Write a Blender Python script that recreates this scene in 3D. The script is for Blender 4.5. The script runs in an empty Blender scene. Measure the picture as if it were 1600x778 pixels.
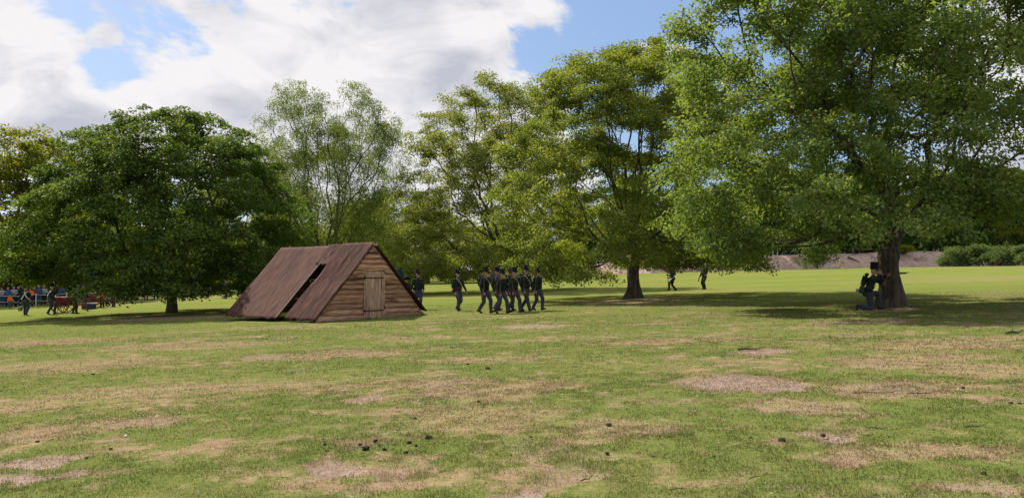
import bpy, math, random
import numpy as np
from mathutils import Vector, Matrix

random.seed(7)
scene = bpy.context.scene
col = scene.collection
R = math.radians

# ------------------------------------------------------------------ camera
EYE = 1.6
PITCH = 1.77
FPX = 1200.0                      # focal length in pixels of the 1600 px wide photograph
cam_d = bpy.data.cameras.new('camera')
cam = bpy.data.objects.new('camera', cam_d)
col.objects.link(cam)
cam.location = (0, 0, EYE)
cam.rotation_euler = (R(90 + PITCH), 0, 0)
cam_d.sensor_width = 36
cam_d.lens = 27
cam_d.clip_end = 4000
scene.camera = cam

# ------------------------------------------------------------------ sun and sky
SUN_EL = 46.0
SUN_H = (-0.64, 0.77)             # horizontal direction towards the sun (behind and left of the trees)
sd = bpy.data.lights.new('sun', 'SUN')
sd.energy = 4.6
sd.angle = R(0.6)
sd.color = (1.0, 0.93, 0.80)
sun = bpy.data.objects.new('sun', sd)
col.objects.link(sun)
_h = math.hypot(*SUN_H)
SUN_DIR = Vector((SUN_H[0] / _h * math.cos(R(SUN_EL)), SUN_H[1] / _h * math.cos(R(SUN_EL)), math.sin(R(SUN_EL))))
sun.rotation_euler = SUN_DIR.to_track_quat('Z', 'Y').to_euler()
sun.location = (-20, 20, 40)

world = bpy.data.worlds.new('World')
scene.world = world
world.use_nodes = True
wt = world.node_tree
wt.nodes.clear()


def nd(t, kind, **kw):
    n = t.nodes.new(kind)
    for k, v in kw.items():
        if k.startswith('i_'):
            n.inputs[k[2:].replace('_', ' ')].default_value = v
        else:
            setattr(n, k, v)
    return n


def math_n(t, op, a, b=None, clamp=False, c=None):
    n = t.nodes.new('ShaderNodeMath')
    n.operation = op
    n.use_clamp = clamp
    for i, v in enumerate((a, b, c)):
        if v is None:
            continue
        if isinstance(v, (int, float)):
            n.inputs[i].default_value = v
        else:
            t.links.new(v, n.inputs[i])
    return n.outputs[0]


def sstep(t, v, lo, hi):
    n = t.nodes.new('ShaderNodeMapRange')
    n.interpolation_type = 'SMOOTHSTEP'
    n.inputs['From Min'].default_value = lo
    n.inputs['From Max'].default_value = hi
    t.links.new(v, n.inputs['Value'])
    return n.outputs['Result']


def mixc(t, fac, a, b, blend='MIX'):
    n = t.nodes.new('ShaderNodeMix')
    n.data_type = 'RGBA'
    n.blend_type = blend
    for sock, v in ((n.inputs[0], fac), (n.inputs[6], a), (n.inputs[7], b)):
        if isinstance(v, (int, float)):
            sock.default_value = v
        elif isinstance(v, tuple):
            sock.default_value = v if len(v) == 4 else (*v, 1)
        else:
            t.links.new(v, sock)
    return n.outputs[2]


sky = nd(wt, 'ShaderNodeTexSky', sky_type='NISHITA', sun_disc=False, sun_elevation=R(SUN_EL),
         sun_rotation=math.atan2(SUN_H[0], SUN_H[1]), altitude=50, air_density=1.0, dust_density=1.2, ozone_density=2.0)
tc = nd(wt, 'ShaderNodeTexCoord')
sep = nd(wt, 'ShaderNodeSeparateXYZ')
wt.links.new(tc.outputs['Generated'], sep.inputs[0])
cmb = nd(wt, 'ShaderNodeCombineXYZ')
wt.links.new(math_n(wt, 'MULTIPLY', sep.outputs['X'], 2.4), cmb.inputs['X'])
wt.links.new(math_n(wt, 'MULTIPLY', sep.outputs['Y'], 2.4), cmb.inputs['Y'])
wt.links.new(math_n(wt, 'MULTIPLY', sep.outputs['Z'], 4.4), cmb.inputs['Z'])


def sky_noise(scale, detail, rough, off, dist=0.0):
    m = nd(wt, 'ShaderNodeMapping')
    m.inputs['Location'].default_value = off
    wt.links.new(cmb.outputs[0], m.inputs['Vector'])
    n = nd(wt, 'ShaderNodeTexNoise', noise_dimensions='3D')
    n.inputs['Scale'].default_value = scale
    n.inputs['Detail'].default_value = detail
    n.inputs['Roughness'].default_value = rough
    n.inputs['Distortion'].default_value = dist
    wt.links.new(m.outputs[0], n.inputs['Vector'])
    return n.outputs['Fac']


def blob(px, py, rad, soft):
    """1 inside a cone of directions round one point of the sky, 0 outside"""
    v = Vector(((px - 800) / FPX, 1, (426 - py) / FPX)).normalized()
    d = nd(wt, 'ShaderNodeVectorMath', operation='DISTANCE')
    wt.links.new(tc.outputs['Generated'], d.inputs[0])
    d.inputs[1].default_value = v
    return sstep(wt, d.outputs['Value'], rad + soft, rad - soft)


dens = sky_noise(1.9, 12.0, 0.58, (3.1, 1.7, 0.4), 0.25)
bias = 0.075
gap = None
for b in ((150, 75, 0.035, 0.05), (90, 5, 0.06, 0.07), (190, 10, 0.06, 0.065), (270, -10, 0.06, 0.06), (985, 50, 0.095, 0.085), (1100, 60, 0.10, 0.10), (840, 85, 0.045, 0.05),
          (165, 95, 0.03, 0.03)):
    s = math_n(wt, 'MULTIPLY', blob(*b), 0.19)
    gap = s if gap is None else math_n(wt, 'MAXIMUM', gap, s)
puff = None
for b in ((20, 75, 0.045, 0.035), (330, 60, 0.06, 0.04), (300, 90, 0.10, 0.09), (520, 70, 0.16, 0.10), (720, 40, 0.13, 0.08), (830, 10, 0.05, 0.05), (30, 110, 0.07, 0.06), (165, 50, 0.022, 0.02), (640, 150, 0.15, 0.1)):
    s = math_n(wt, 'MULTIPLY', blob(*b), 0.13)
    puff = s if puff is None else math_n(wt, 'MAXIMUM', puff, s)
dens = math_n(wt, 'ADD', math_n(wt, 'SUBTRACT', math_n(wt, 'ADD', dens, bias), gap), puff)
cover = sstep(wt, dens, 0.505, 0.585)
thick = sstep(wt, dens, 0.56, 0.86)
relief = sky_noise(3.0, 9.0, 0.56, (9.0, 4.0, 2.0), 0.6)
under = sky_noise(1.5, 4.0, 0.5, (1.0, 8.0, 5.0), 0.2)
shade = math_n(wt, 'ADD', math_n(wt, 'MULTIPLY', thick, 0.22), math_n(wt, 'MULTIPLY', sstep(wt, under, 0.42, 0.64), 0.55))
shade = math_n(wt, 'ADD', shade, math_n(wt, 'MULTIPLY', math_n(wt, 'SUBTRACT', relief, 0.47), 3.2), clamp=True)
cloud_c = mixc(wt, shade, (7.0, 6.85, 6.95), (4.1, 4.2, 4.85))
sky_soft = mixc(wt, 0.5, sky.outputs[0], (2.1, 3.4, 6.0))
sky_c = mixc(wt, cover, sky_soft, cloud_c)
bg = nd(wt, 'ShaderNodeBackground')
bg.inputs['Strength'].default_value = 0.09
wt.links.new(sky_c, bg.inputs['Color'])
wo = nd(wt, 'ShaderNodeOutputWorld')
wt.links.new(bg.outputs[0], wo.inputs['Surface'])

scene.view_settings.view_transform = 'Standard'
scene.view_settings.look = 'None'
scene.view_settings.exposure = 0.56
scene.view_settings.gamma = 1.0
scene.view_settings.use_curve_mapping = False
scene.cycles.max_bounces = 8
scene.cycles.diffuse_bounces = 5
scene.cycles.transmission_bounces = 6

# ------------------------------------------------------------------ numpy helpers
RNG = np.random.default_rng(11)


def _hash(ix, iy, seed):
    h = (ix.astype(np.int64) * 374761393 + iy.astype(np.int64) * 668265263 + seed * 974634721) & 0xFFFFFFFF
    h = ((h ^ (h >> 13)) * 1274126177) & 0xFFFFFFFF
    h = h ^ (h >> 16)
    return (h & 0xFFFF) / 65535.0


def vnoise(x, y, seed=0):
    x = np.asarray(x, float); y = np.asarray(y, float)
    ix = np.floor(x); iy = np.floor(y)
    fx = x - ix; fy = y - iy
    fx = fx * fx * (3 - 2 * fx); fy = fy * fy * (3 - 2 * fy)
    a = _hash(ix, iy, seed); b = _hash(ix + 1, iy, seed)
    c = _hash(ix, iy + 1, seed); d = _hash(ix + 1, iy + 1, seed)
    return (a * (1 - fx) + b * fx) * (1 - fy) + (c * (1 - fx) + d * fx) * fy


def fbm(x, y, seed=0, octaves=4, gain=0.5):
    s = 0; a = 1.0; tot = 0
    x = np.asarray(x, float); y = np.asarray(y, float)
    for o in range(octaves):
        s = s + a * vnoise(x * 2 ** o + 17.3 * o, y * 2 ** o - 9.1 * o, seed + o)
        tot += a; a *= gain
    return s / tot


def smooth(v, lo, hi):
    t = np.clip((np.asarray(v, float) - lo) / (hi - lo), 0, 1)
    return t * t * (3 - 2 * t)


def gz(x, y):
    """height of the field: it climbs gently to the right, and a little towards the far bank"""
    x = np.asarray(x, float); y = np.asarray(y, float)
    lx = 90 * np.tanh(x / 90)
    return 0.034 * lx + 0.55 * smooth(y, 60, 150) + 0.05 * (fbm(x * 0.12, y * 0.12, 5, 3) - 0.5) * smooth(np.hypot(x, y), 3, 20)


def GZ(x, y):
    return float(gz(x, y))


def ground_at(px, py):
    """point of the field seen at a pixel of the photograph"""
    a = R(PITCH)
    cx, cy = (px - 800) / FPX, (389 - py) / FPX
    d = np.array((cx, math.cos(a) - cy * math.sin(a), math.sin(a) + cy * math.cos(a)))
    t = 4.0
    for _ in range(4000):
        p = d * t
        if EYE + p[2] <= GZ(p[0], p[1]):
            break
        t *= 1.004
    return float(p[0]), float(p[1])


def mesh_np(name, verts, faces, mats=(), smooth_shade=False, mat_index=None):
    """verts (n,3); faces: list of int arrays (m,k)"""
    me = bpy.data.meshes.new(name)
    verts = np.asarray(verts, np.float32)
    faces = [np.asarray(f, np.int32) for f in faces if len(f)]
    me.vertices.add(len(verts))
    me.vertices.foreach_set('co', verts.ravel())
    nl = sum(f.size for f in faces); nf = sum(len(f) for f in faces)
    me.loops.add(nl); me.polygons.add(nf)
    me.loops.foreach_set('vertex_index', np.concatenate([f.ravel() for f in faces]))
    tot = np.concatenate([np.full(len(f), f.shape[1], np.int32) for f in faces])
    start = np.concatenate([[0], np.cumsum(tot)[:-1]]).astype(np.int32)
    me.polygons.foreach_set('loop_start', start)
    if smooth_shade:
        me.polygons.foreach_set('use_smooth', np.ones(nf, bool))
    for m in mats:
        me.materials.append(m)
    if mat_index is not None:
        me.polygons.foreach_set('material_index', np.asarray(mat_index, np.int32))
    me.update(calc_edges=True)
    return me


def obj(name, me, parent=None, mat=None):
    o = bpy.data.objects.new(name, me)
    col.objects.link(o)
    if parent is not None:
        o.parent = parent
    if mat is not None and me is not None and not me.materials:
        me.materials.append(mat)
    return o


def tag(o, label=None, cat=None, group=None, kind=None):
    if label: o['label'] = label
    if cat: o['category'] = cat
    if group: o['group'] = group
    if kind: o['kind'] = kind
    return o


def empty(name, loc, rz=0.0):
    o = bpy.data.objects.new(name, None)
    col.objects.link(o)
    o.empty_display_size = 0.2
    o.location = loc
    o.rotation_euler = (0, 0, rz)
    return o


class MB:
    """collects shapes into one mesh"""
    def __init__(self):
        self.v = []; self.f = []

    def add(self, verts, faces):
        n = len(self.v)
        self.v += [tuple(p) for p in verts]
        self.f += [tuple(i + n for i in f) for f in faces]
        return self

    def box(self, c, s, rot=None, bevel=0.0):
        x, y, z = (k / 2 for k in s)
        if bevel:
            b = min(bevel, x * .9, y * .9, z * .9)
            pts = []
            for sz in (-1, 1):
                for sy in (-1, 1):
                    for sx in (-1, 1):
                        pts += [Vector((sx * (x - b), sy * (y - b), sz * z)), Vector((sx * (x - b), sy * y, sz * (z - b))), Vector((sx * x, sy * (y - b), sz * (z - b)))]
            import bmesh
            bm = bmesh.new()
            for p in pts: bm.verts.new(p)
            bmesh.ops.convex_hull(bm, input=bm.verts)
            bm.verts.index_update()
            vs = [v.co.copy() for v in bm.verts]
            fs = [[v.index for v in f.verts] for f in bm.faces]
            bm.free()
        else:
            vs = [Vector((sx * x, sy * y, sz * z)) for sz in (-1, 1) for sy in (-1, 1) for sx in (-1, 1)]
            fs = [(0, 2, 3, 1), (4, 5, 7, 6), (0, 1, 5, 4), (2, 6, 7, 3), (0, 4, 6, 2), (1, 3, 7, 5)]
        M = rot if rot is not None else Matrix.Identity(3)
        return self.add([M @ p + Vector(c) for p in vs], fs)

    def tube(self, pts, rad, n=8, cap=True):
        pts = [Vector(p) for p in pts]
        rad = rad if isinstance(rad, (list, tuple)) else [rad] * len(pts)
        vs = []; fs = []
        up_ = None
        for i, p in enumerate(pts):
            t = (pts[min(i + 1, len(pts) - 1)] - pts[max(i - 1, 0)]).normalized()
            if up_ is None:
                up_ = t.orthogonal().normalized()
            else:
                up_ = (up_ - t * up_.dot(t)).normalized()
            b = t.cross(up_)
            for k in range(n):
                a = 2 * math.pi * k / n
                vs.append(p + (up_ * math.cos(a) + b * math.sin(a)) * rad[i])
        for i in range(len(pts) - 1):
            for k in range(n):
                k2 = (k + 1) % n
                fs.append((i * n + k, i * n + k2, (i + 1) * n + k2, (i + 1) * n + k))
        if cap:
            fs.append(tuple(range(n))[::-1])
            fs.append(tuple((len(pts) - 1) * n + k for k in range(n)))
        return self.add(vs, fs)

    def lathe(self, prof, c=(0, 0, 0), n=16, sx=1.0, sy=1.0):
        vs = []; fs = []
        for r, z in prof:
            for k in range(n):
                a = 2 * math.pi * k / n
                vs.append((c[0] + r * sx * math.cos(a), c[1] + r * sy * math.sin(a), c[2] + z))
        for i in range(len(prof) - 1):
            for k in range(n):
                k2 = (k + 1) % n
                fs.append((i * n + k, i * n + k2, (i + 1) * n + k2, (i + 1) * n + k))
        fs.append(tuple(range(n))[::-1])
        fs.append(tuple((len(prof) - 1) * n + k for k in range(n)))
        return self.add(vs, fs)

    def mesh(self, name, mat=None, smooth_shade=False):
        me = bpy.data.meshes.new(name)
        me.from_pydata([tuple(p) for p in self.v], [], self.f)
        if mat: me.materials.append(mat)
        if smooth_shade:
            me.polygons.foreach_set('use_smooth', np.ones(len(me.polygons), bool))
        me.update()
        return me

    def build(self, name, mat, parent=None, smooth_shade=False):
        return obj(name, self.mesh(name, mat, smooth_shade), parent)


# ------------------------------------------------------------------ materials
def new_mat(name):
    m = bpy.data.materials.new(name)
    m.use_nodes = True
    t = m.node_tree
    t.nodes.clear()
    o = nd(t, 'ShaderNodeOutputMaterial')
    return m, t, o


def surf(name, c1, c2, scale=6.0, rough=0.8, stretch=(1, 1, 1), bump=0.2, detail=5, rand=0.0, spec=0.25, contrast=(0.35, 0.65), metallic=0.0, c3=None, bump_dist=0.02):
    """two- or three-tone procedural surface in object space"""
    m, t, o = new_mat(name)
    tc_ = nd(t, 'ShaderNodeTexCoord')
    mp = nd(t, 'ShaderNodeMapping')
    mp.inputs['Scale'].default_value = stretch
    vec = tc_.outputs['Object']
    oi = nd(t, 'ShaderNodeObjectInfo')
    if rand:
        add = nd(t, 'ShaderNodeVectorMath', operation='SCALE')
        t.links.new(oi.outputs['Random'], add.inputs['Scale'])
        add.inputs[0].default_value = (13.1, 7.7, 5.3)
        ad2 = nd(t, 'ShaderNodeVectorMath', operation='ADD')
        t.links.new(vec, ad2.inputs[0]); t.links.new(add.outputs[0], ad2.inputs[1])
        vec = ad2.outputs[0]
    t.links.new(vec, mp.inputs['Vector'])
    n = nd(t, 'ShaderNodeTexNoise')
    n.inputs['Scale'].default_value = scale
    n.inputs['Detail'].default_value = detail
    n.inputs['Roughness'].default_value = 0.62
    t.links.new(mp.outputs[0], n.inputs['Vector'])
    f = sstep(t, n.outputs['Fac'], *contrast)
    c = mixc(t, f, c1, c2)
    if c3 is not None:
        n3 = nd(t, 'ShaderNodeTexNoise')
        n3.inputs['Scale'].default_value = scale * 0.27
        n3.inputs['Detail'].default_value = 4
        t.links.new(mp.outputs[0], n3.inputs['Vector'])
        c = mixc(t, sstep(t, n3.outputs['Fac'], 0.52, 0.68), c, c3)
    if rand:
        hs = nd(t, 'ShaderNodeHueSaturation')
        t.links.new(c, hs.inputs['Color'])
        t.links.new(math_n(t, 'ADD', math_n(t, 'MULTIPLY', oi.outputs['Random'], rand), 1 - rand / 2), hs.inputs['Value'])
        c = hs.outputs[0]
    p = nd(t, 'ShaderNodeBsdfPrincipled')
    p.inputs['Roughness'].default_value = rough
    p.inputs['Specular IOR Level'].default_value = spec
    p.inputs['Metallic'].default_value = metallic
    t.links.new(c, p.inputs['Base Color'])
    if bump:
        b = nd(t, 'ShaderNodeBump')
        b.inputs['Strength'].default_value = bump
        b.inputs['Distance'].default_value = bump_dist
        t.links.new(n.outputs['Fac'], b.inputs['Height'])
        t.links.new(b.outputs[0], p.inputs['Normal'])
    t.links.new(p.outputs[0], o.inputs['Surface'])
    return m


def leaf_mat(name, dark, mid, light, trans=0.45, tcol=None, clump=0.35, far=0.25):
    m, t, o = new_mat(name)
    g = nd(t, 'ShaderNodeNewGeometry')
    oi = nd(t, 'ShaderNodeObjectInfo')
    n = nd(t, 'ShaderNodeTexNoise')
    n.inputs['Scale'].default_value = clump
    n.inputs['Detail'].default_value = 3
    t.links.new(g.outputs['Position'], n.inputs['Vector'])
    r = math_n(t, 'ADD', math_n(t, 'MULTIPLY', g.outputs['Random Per Island'], 0.55), math_n(t, 'MULTIPLY', sstep(t, n.outputs['Fac'], 0.3, 0.7), 0.45))
    r = math_n(t, 'ADD', r, math_n(t, 'MULTIPLY', math_n(t, 'SUBTRACT', oi.outputs['Random'], 0.5), far), clamp=True)
    ramp = nd(t, 'ShaderNodeValToRGB')
    e = ramp.color_ramp.elements
    e[0].position = 0.1; e[0].color = (*dark, 1)
    e[1].position = 0.9; e[1].color = (*light, 1)
    k = ramp.color_ramp.elements.new(0.5); k.color = (*mid, 1)
    t.links.new(r, ramp.inputs[0])
    d = nd(t, 'ShaderNodeBsdfPrincipled')
    d.inputs['Roughness'].default_value = 0.62
    d.inputs['Specular IOR Level'].default_value = 0.14
    t.links.new(ramp.outputs[0], d.inputs['Base Color'])
    tr = nd(t, 'ShaderNodeBsdfTranslucent')
    tint = mixc(t, 1.0, ramp.outputs[0], tcol or (1.55, 1.5, 0.55), 'MULTIPLY')
    t.links.new(tint, tr.inputs['Color'])
    mx = nd(t, 'ShaderNodeMixShader')
    mx.inputs[0].default_value = trans
    t.links.new(d.outputs[0], mx.inputs[1]); t.links.new(tr.outputs[0], mx.inputs[2])
    t.links.new(mx.outputs[0], o.inputs['Surface'])
    return m

# ------------------------------------------------------------------ the field
# worn places: pixel of the photograph, half width and half depth in metres, how bare (0 dry grass .. 1 soil)
WORN = []
for px, py, rx, ry, bare in (
        (1150, 597, 1.15, 0.95, 1.0), (1190, 600, 0.8, 0.6, 1.0), (1090, 592, 0.6, 0.4, 0.8), (1188, 549, 0.6, 0.8, 0.8), (1240, 632, 0.85, 0.7, 0.45), (1290, 645, 0.5, 0.4, 0.4),
        (1310, 687, 0.42, 0.30, 0.85), (1275, 678, 0.25, 0.25, 0.7), (1330, 715, 0.5, 0.4, 0.4), (545, 730, 0.42, 0.55, 0.85), (470, 750, 0.4, 0.3, 0.5), (800, 762, 0.30, 0.22, 0.9), (900, 745, 0.5, 0.3, 0.35),
        (1530, 765, 0.32, 0.2, 0.6), (90, 745, 0.42, 0.22, 1.0), (40, 722, 0.55, 0.35, 0.95), (110, 738, 0.3, 0.16, 0.9), (120, 668, 0.8, 0.6, 0.4), (220, 660, 0.7, 0.5, 0.55), (60, 680, 0.6, 0.4, 0.4),
        (300, 540, 3.2, 1.6, 0.12), (120, 570, 2.6, 1.6, 0.15), (540, 553, 1.8, 1.2, 0.4), (410, 556, 0.7, 0.7, 0.7), (330, 605, 2.2, 1.0, 0.15), (200, 612, 1.8, 0.9, 0.2), (690, 597, 1.1, 0.9, 0.5),
        (780, 612, 1.0, 1.0, 0.3), (740, 650, 1.2, 1.0, 0.2), (830, 510, 1.5, 1.0, 0.8), (1020, 506, 1.2, 0.8, 0.4), (1050, 533, 2.2, 0.9, 0.3), (780, 560, 1.8, 0.7, 0.2), (570, 622, 0.5, 0.25, 0.7),
        (960, 665, 0.9, 0.5, 0.35), (900, 690, 0.5, 0.35, 0.35), (1400, 605, 1.1, 0.9, 0.4), (1420, 560, 1.6, 1.0, 0.25), (1540, 578, 1.2, 0.8, 0.35), (1390, 570, 1.0, 0.6, 0.5), (1480, 540, 1.8, 0.9, 0.25),
        (70, 535, 3, 1.5, 0.2), (25, 640, 0.9, 0.6, 0.2), (1450, 710, 0.8, 0.4, 0.35), (540, 605, 0.9, 0.5, 0.15), (860, 600, 0.7, 0.8, 0.2), (640, 505, 2.0, 0.5, 0.3), (1340, 503, 2.0, 1.0, 0.5), (270, 497, 3.5, 2.5, 0.55),
        (505, 496, 2.2, 2.2, 1.0), (985, 470, 4.0, 3.0, 0.6), (1500, 530, 2.0, 0.7, 0.4), (580, 690, 0.4, 0.25, 0.1), (1390, 484, 1.5, 1.0, 0.7)):  # soil inside the hut replaces bright grass, standing in for interior shade
    x, y = ground_at(px, py)
    WORN.append((x, y, rx, ry, bare))


def wear(x, y):
    """(dry, bare) 0..1 over the field"""
    x = np.asarray(x, float); y = np.asarray(y, float)
    wx = x + 0.9 * (fbm(x * 0.9, y * 0.9, 31, 4) - 0.5) + 0.35 * (fbm(x * 3.7, y * 3.7, 36, 3) - 0.5)
    wy = y + 0.9 * (fbm(x * 0.9, y * 0.9, 41, 4) - 0.5) + 0.35 * (fbm(x * 3.7, y * 3.7, 46, 3) - 0.5)
    dist = np.hypot(x, y)
    n = fbm(x * 0.66, y * 0.66, 51, 5, 0.62)
    near = 1 - smooth(dist, 24, 38)
    dry = smooth(n, 0.46, 0.70) * 0.46 * near + smooth(fbm(x * 0.06, y * 0.13, 61, 4), 0.5, 0.7) * 0.40 * (1 - near)
    fine = fbm(x * 4.2, y * 4.2, 71, 3)
    dry = dry + 0.55 * smooth(fine, 0.45, 0.8) * (0.35 + 0.65 * near)
    bare = smooth(fbm(x * 0.75, y * 0.75, 81, 5, 0.6), 0.63, 0.74) * 0.45 * near
    for cx, cy, rx, ry, b in WORN:
        q = ((wx - cx) / rx) ** 2 + ((wy - cy) / ry) ** 2
        m = 1 - smooth(q, 0.15, 1.5)
        dry = np.maximum(dry, (0.62 + 0.25 * b) * m * (0.55 + 0.9 * fine))
        bare = np.maximum(bare, b * (1 - smooth(q, 0.1, 1.15)) * (0.45 + 1.0 * fbm(x * 2.3, y * 2.3, 86, 4)))
    return np.clip(dry, 0, 1), np.clip(bare, 0, 1)


ang = np.concatenate([np.linspace(-180, -50, 27)[:-1], np.linspace(-50, -38, 9)[:-1], np.linspace(-38, 38, 330), np.linspace(38, 50, 9)[1:], np.linspace(50, 180, 27)[1:-1]])
rad = np.concatenate([[0.6, 1.5, 2.5, 3.5], np.geomspace(4.3, 50, 250), np.geomspace(50, 200, 60)[1:], np.geomspace(200, 2500, 14)[1:]])
A, Q = np.meshgrid(np.radians(ang), rad)
gx = (Q * np.sin(A)).ravel(); gy = (Q * np.cos(A)).ravel()
na, nr = len(ang), len(rad)
dry, bare = wear(gx, gy)
zz = gz(gx, gy) - 0.035 * bare * (Q.ravel() < 40) + 0.022 * (fbm(gx * 3.1, gy * 3.1, 91, 3) - 0.5) * (Q.ravel() < 40)
idx = np.arange(na * nr).reshape(nr, na)
f = np.stack([idx[:-1], np.roll(idx, -1, 1)[:-1], np.roll(idx, -1, 1)[1:], idx[1:]], -1).reshape(-1, 4)
centre = len(gx)
V = np.column_stack([np.append(gx, 0), np.append(gy, 0), np.append(zz, GZ(0, 0))])
tri = np.stack([np.roll(idx[0], -1), idx[0], np.full(na, centre)], -1)
ground_me = mesh_np('field', V, [f[:, ::-1], tri], smooth_shade=True)
at_ = ground_me.attributes.new('wear', 'FLOAT_VECTOR', 'POINT')
at_.data.foreach_set('vector', np.column_stack([np.append(dry, 0), np.append(bare, 0), np.zeros(len(V))]).astype(np.float32).ravel())

GRASS_A, GRASS_B, GRASS_LIT = (0.122, 0.145, 0.040), (0.158, 0.168, 0.052), (0.150, 0.196, 0.034)
STRAW, STRAW2, SOIL, SOIL2 = (0.270, 0.208, 0.112), (0.252, 0.172, 0.112), (0.215, 0.152, 0.118), (0.320, 0.240, 0.195)


def field_color(t, pos, dry_s, bare_s):
    def nz(scale, det=4, rough=0.6, sq=(1, 1, 1)):
        mp = nd(t, 'ShaderNodeMapping'); mp.inputs['Scale'].default_value = sq
        t.links.new(pos, mp.inputs['Vector'])
        n = nd(t, 'ShaderNodeTexNoise'); n.inputs['Scale'].default_value = scale
        n.inputs['Detail'].default_value = det; n.inputs['Roughness'].default_value = rough
        t.links.new(mp.outputs[0], n.inputs['Vector'])
        return n.outputs['Fac']
    big, mid, fine = nz(0.22), nz(1.3), nz(16, 4, 0.72, (0.7, 1, 1))
    sp = nd(t, 'ShaderNodeSeparateXYZ'); t.links.new(pos, sp.inputs[0])
    far_lit = sstep(t, sp.outputs['Y'], 20, 58)  # far grass greener, with its backlit brightness mixed into the colour
    g = mixc(t, sstep(t, big, 0.35, 0.65), GRASS_A, GRASS_B)
    g = mixc(t, math_n(t, 'MULTIPLY', sstep(t, mid, 0.4, 0.72), 0.55), g, (0.110, 0.148, 0.038))
    g = mixc(t, far_lit, g, mixc(t, sstep(t, nz(0.12, 4, 0.6, (0.5, 1, 1)), 0.35, 0.7), GRASS_LIT, (0.200, 0.214, 0.060)))
    dn = math_n(t, 'ADD', dry_s, math_n(t, 'MULTIPLY', math_n(t, 'SUBTRACT', fine, 0.5), 0.9), clamp=True)
    c = mixc(t, sstep(t, dn, 0.15, 0.95), g, mixc(t, sstep(t, mid, 0.35, 0.65), STRAW, STRAW2))
    bn = math_n(t, 'ADD', bare_s, math_n(t, 'MULTIPLY', math_n(t, 'SUBTRACT', fine, 0.5), 1.7), clamp=True)
    c = mixc(t, math_n(t, 'MULTIPLY', sstep(t, bn, 0.25, 0.95), 0.9), c, mixc(t, sstep(t, nz(5, 5, 0.7), 0.35, 0.65), SOIL, SOIL2))
    streak = nz(0.9, 6, 0.7, (0.35, 1.6, 1))
    c = mixc(t, math_n(t, 'MULTIPLY', math_n(t, 'MULTIPLY', sstep(t, streak, 0.45, 0.75), far_lit), 0.6), c, (0.215, 0.195, 0.075))
    v = nd(t, 'ShaderNodeHueSaturation'); t.links.new(c, v.inputs['Color'])
    t.links.new(math_n(t, 'ADD', math_n(t, 'MULTIPLY', fine, 0.9), 0.55), v.inputs['Value'])
    return v.outputs[0], fine


gm, t, o_ = new_mat('field')
geo = nd(t, 'ShaderNodeNewGeometry')
atn = nd(t, 'ShaderNodeAttribute', attribute_name='wear')
sx_ = nd(t, 'ShaderNodeSeparateXYZ'); t.links.new(atn.outputs['Vector'], sx_.inputs[0])
c, fine = field_color(t, geo.outputs['Position'], sx_.outputs['X'], sx_.outputs['Y'])
p = nd(t, 'ShaderNodeBsdfPrincipled'); p.inputs['Roughness'].default_value = 0.95; p.inputs['Specular IOR Level'].default_value = 0.0
t.links.new(c, p.inputs['Base Color'])
b = nd(t, 'ShaderNodeBump'); b.inputs['Strength'].default_value = 0.55; b.inputs['Distance'].default_value = 0.03
n2 = nd(t, 'ShaderNodeTexNoise'); n2.inputs['Scale'].default_value = 30; n2.inputs['Detail'].default_value = 4
t.links.new(geo.outputs['Position'], n2.inputs['Vector'])
t.links.new(n2.outputs['Fac'], b.inputs['Height']); t.links.new(b.outputs[0], p.inputs['Normal'])
t.links.new(p.outputs[0], o_.inputs['Surface'])
ground_me.materials.append(gm)
ground = obj('ground', ground_me)
tag(ground, 'worn grass field with dry straw patches and bare soil', 'ground', kind='structure')

# short turf in front: single blades, thin where the field is dry, none where it is bare
gr, tt, oo = new_mat('turf')
geo = nd(tt, 'ShaderNodeNewGeometry')
atn = nd(tt, 'ShaderNodeAttribute', attribute_name='wear')
sx_ = nd(tt, 'ShaderNodeSeparateXYZ'); tt.links.new(atn.outputs['Vector'], sx_.inputs[0])
c, fine = field_color(tt, geo.outputs['Position'], sx_.outputs['X'], sx_.outputs['Y'])
hv = nd(tt, 'ShaderNodeHueSaturation'); tt.links.new(c, hv.inputs['Color'])
tt.links.new(math_n(tt, 'ADD', math_n(tt, 'MULTIPLY', geo.outputs['Random Per Island'], 0.5), 0.9), hv.inputs['Value'])
d1 = nd(tt, 'ShaderNodeBsdfDiffuse'); tt.links.new(hv.outputs[0], d1.inputs['Color'])
d2 = nd(tt, 'ShaderNodeBsdfTranslucent'); tt.links.new(hv.outputs[0], d2.inputs['Color'])
mx = nd(tt, 'ShaderNodeMixShader'); mx.inputs[0].default_value = 0.5
tt.links.new(d1.outputs[0], mx.inputs[1]); tt.links.new(d2.outputs[0], mx.inputs[2]); tt.links.new(mx.outputs[0], oo.inputs['Surface'])

bx_, by_ = [], []
for r0, r1, per in ((4.4, 8, 4200), (8, 12, 2000), (12, 18, 720), (18, 27, 260), (27, 42, 75)):
    n = int(per * (R(78) / 2) * (r1 * r1 - r0 * r0))
    rr = np.sqrt(RNG.uniform(r0 * r0, r1 * r1, n)); aa = RNG.uniform(R(-39), R(39), n)
    bx_.append(rr * np.sin(aa)); by_.append(rr * np.cos(aa))
bx_ = np.concatenate(bx_); by_ = np.concatenate(by_)
dry, bare = wear(bx_, by_)
clump_n = fbm(bx_ * 5, by_ * 5, 101, 2)
keep = RNG.random(len(bx_)) < (1 - 0.45 * dry) * (1 - 0.90 * smooth(bare, 0.3, 0.95)) * (0.35 + 1.0 * smooth(clump_n, 0.25, 0.65))
bx_, by_, dry, bare, clump_n = bx_[keep], by_[keep], dry[keep], bare[keep], clump_n[keep]
n = len(bx_)
dist = np.hypot(bx_, by_)
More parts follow.
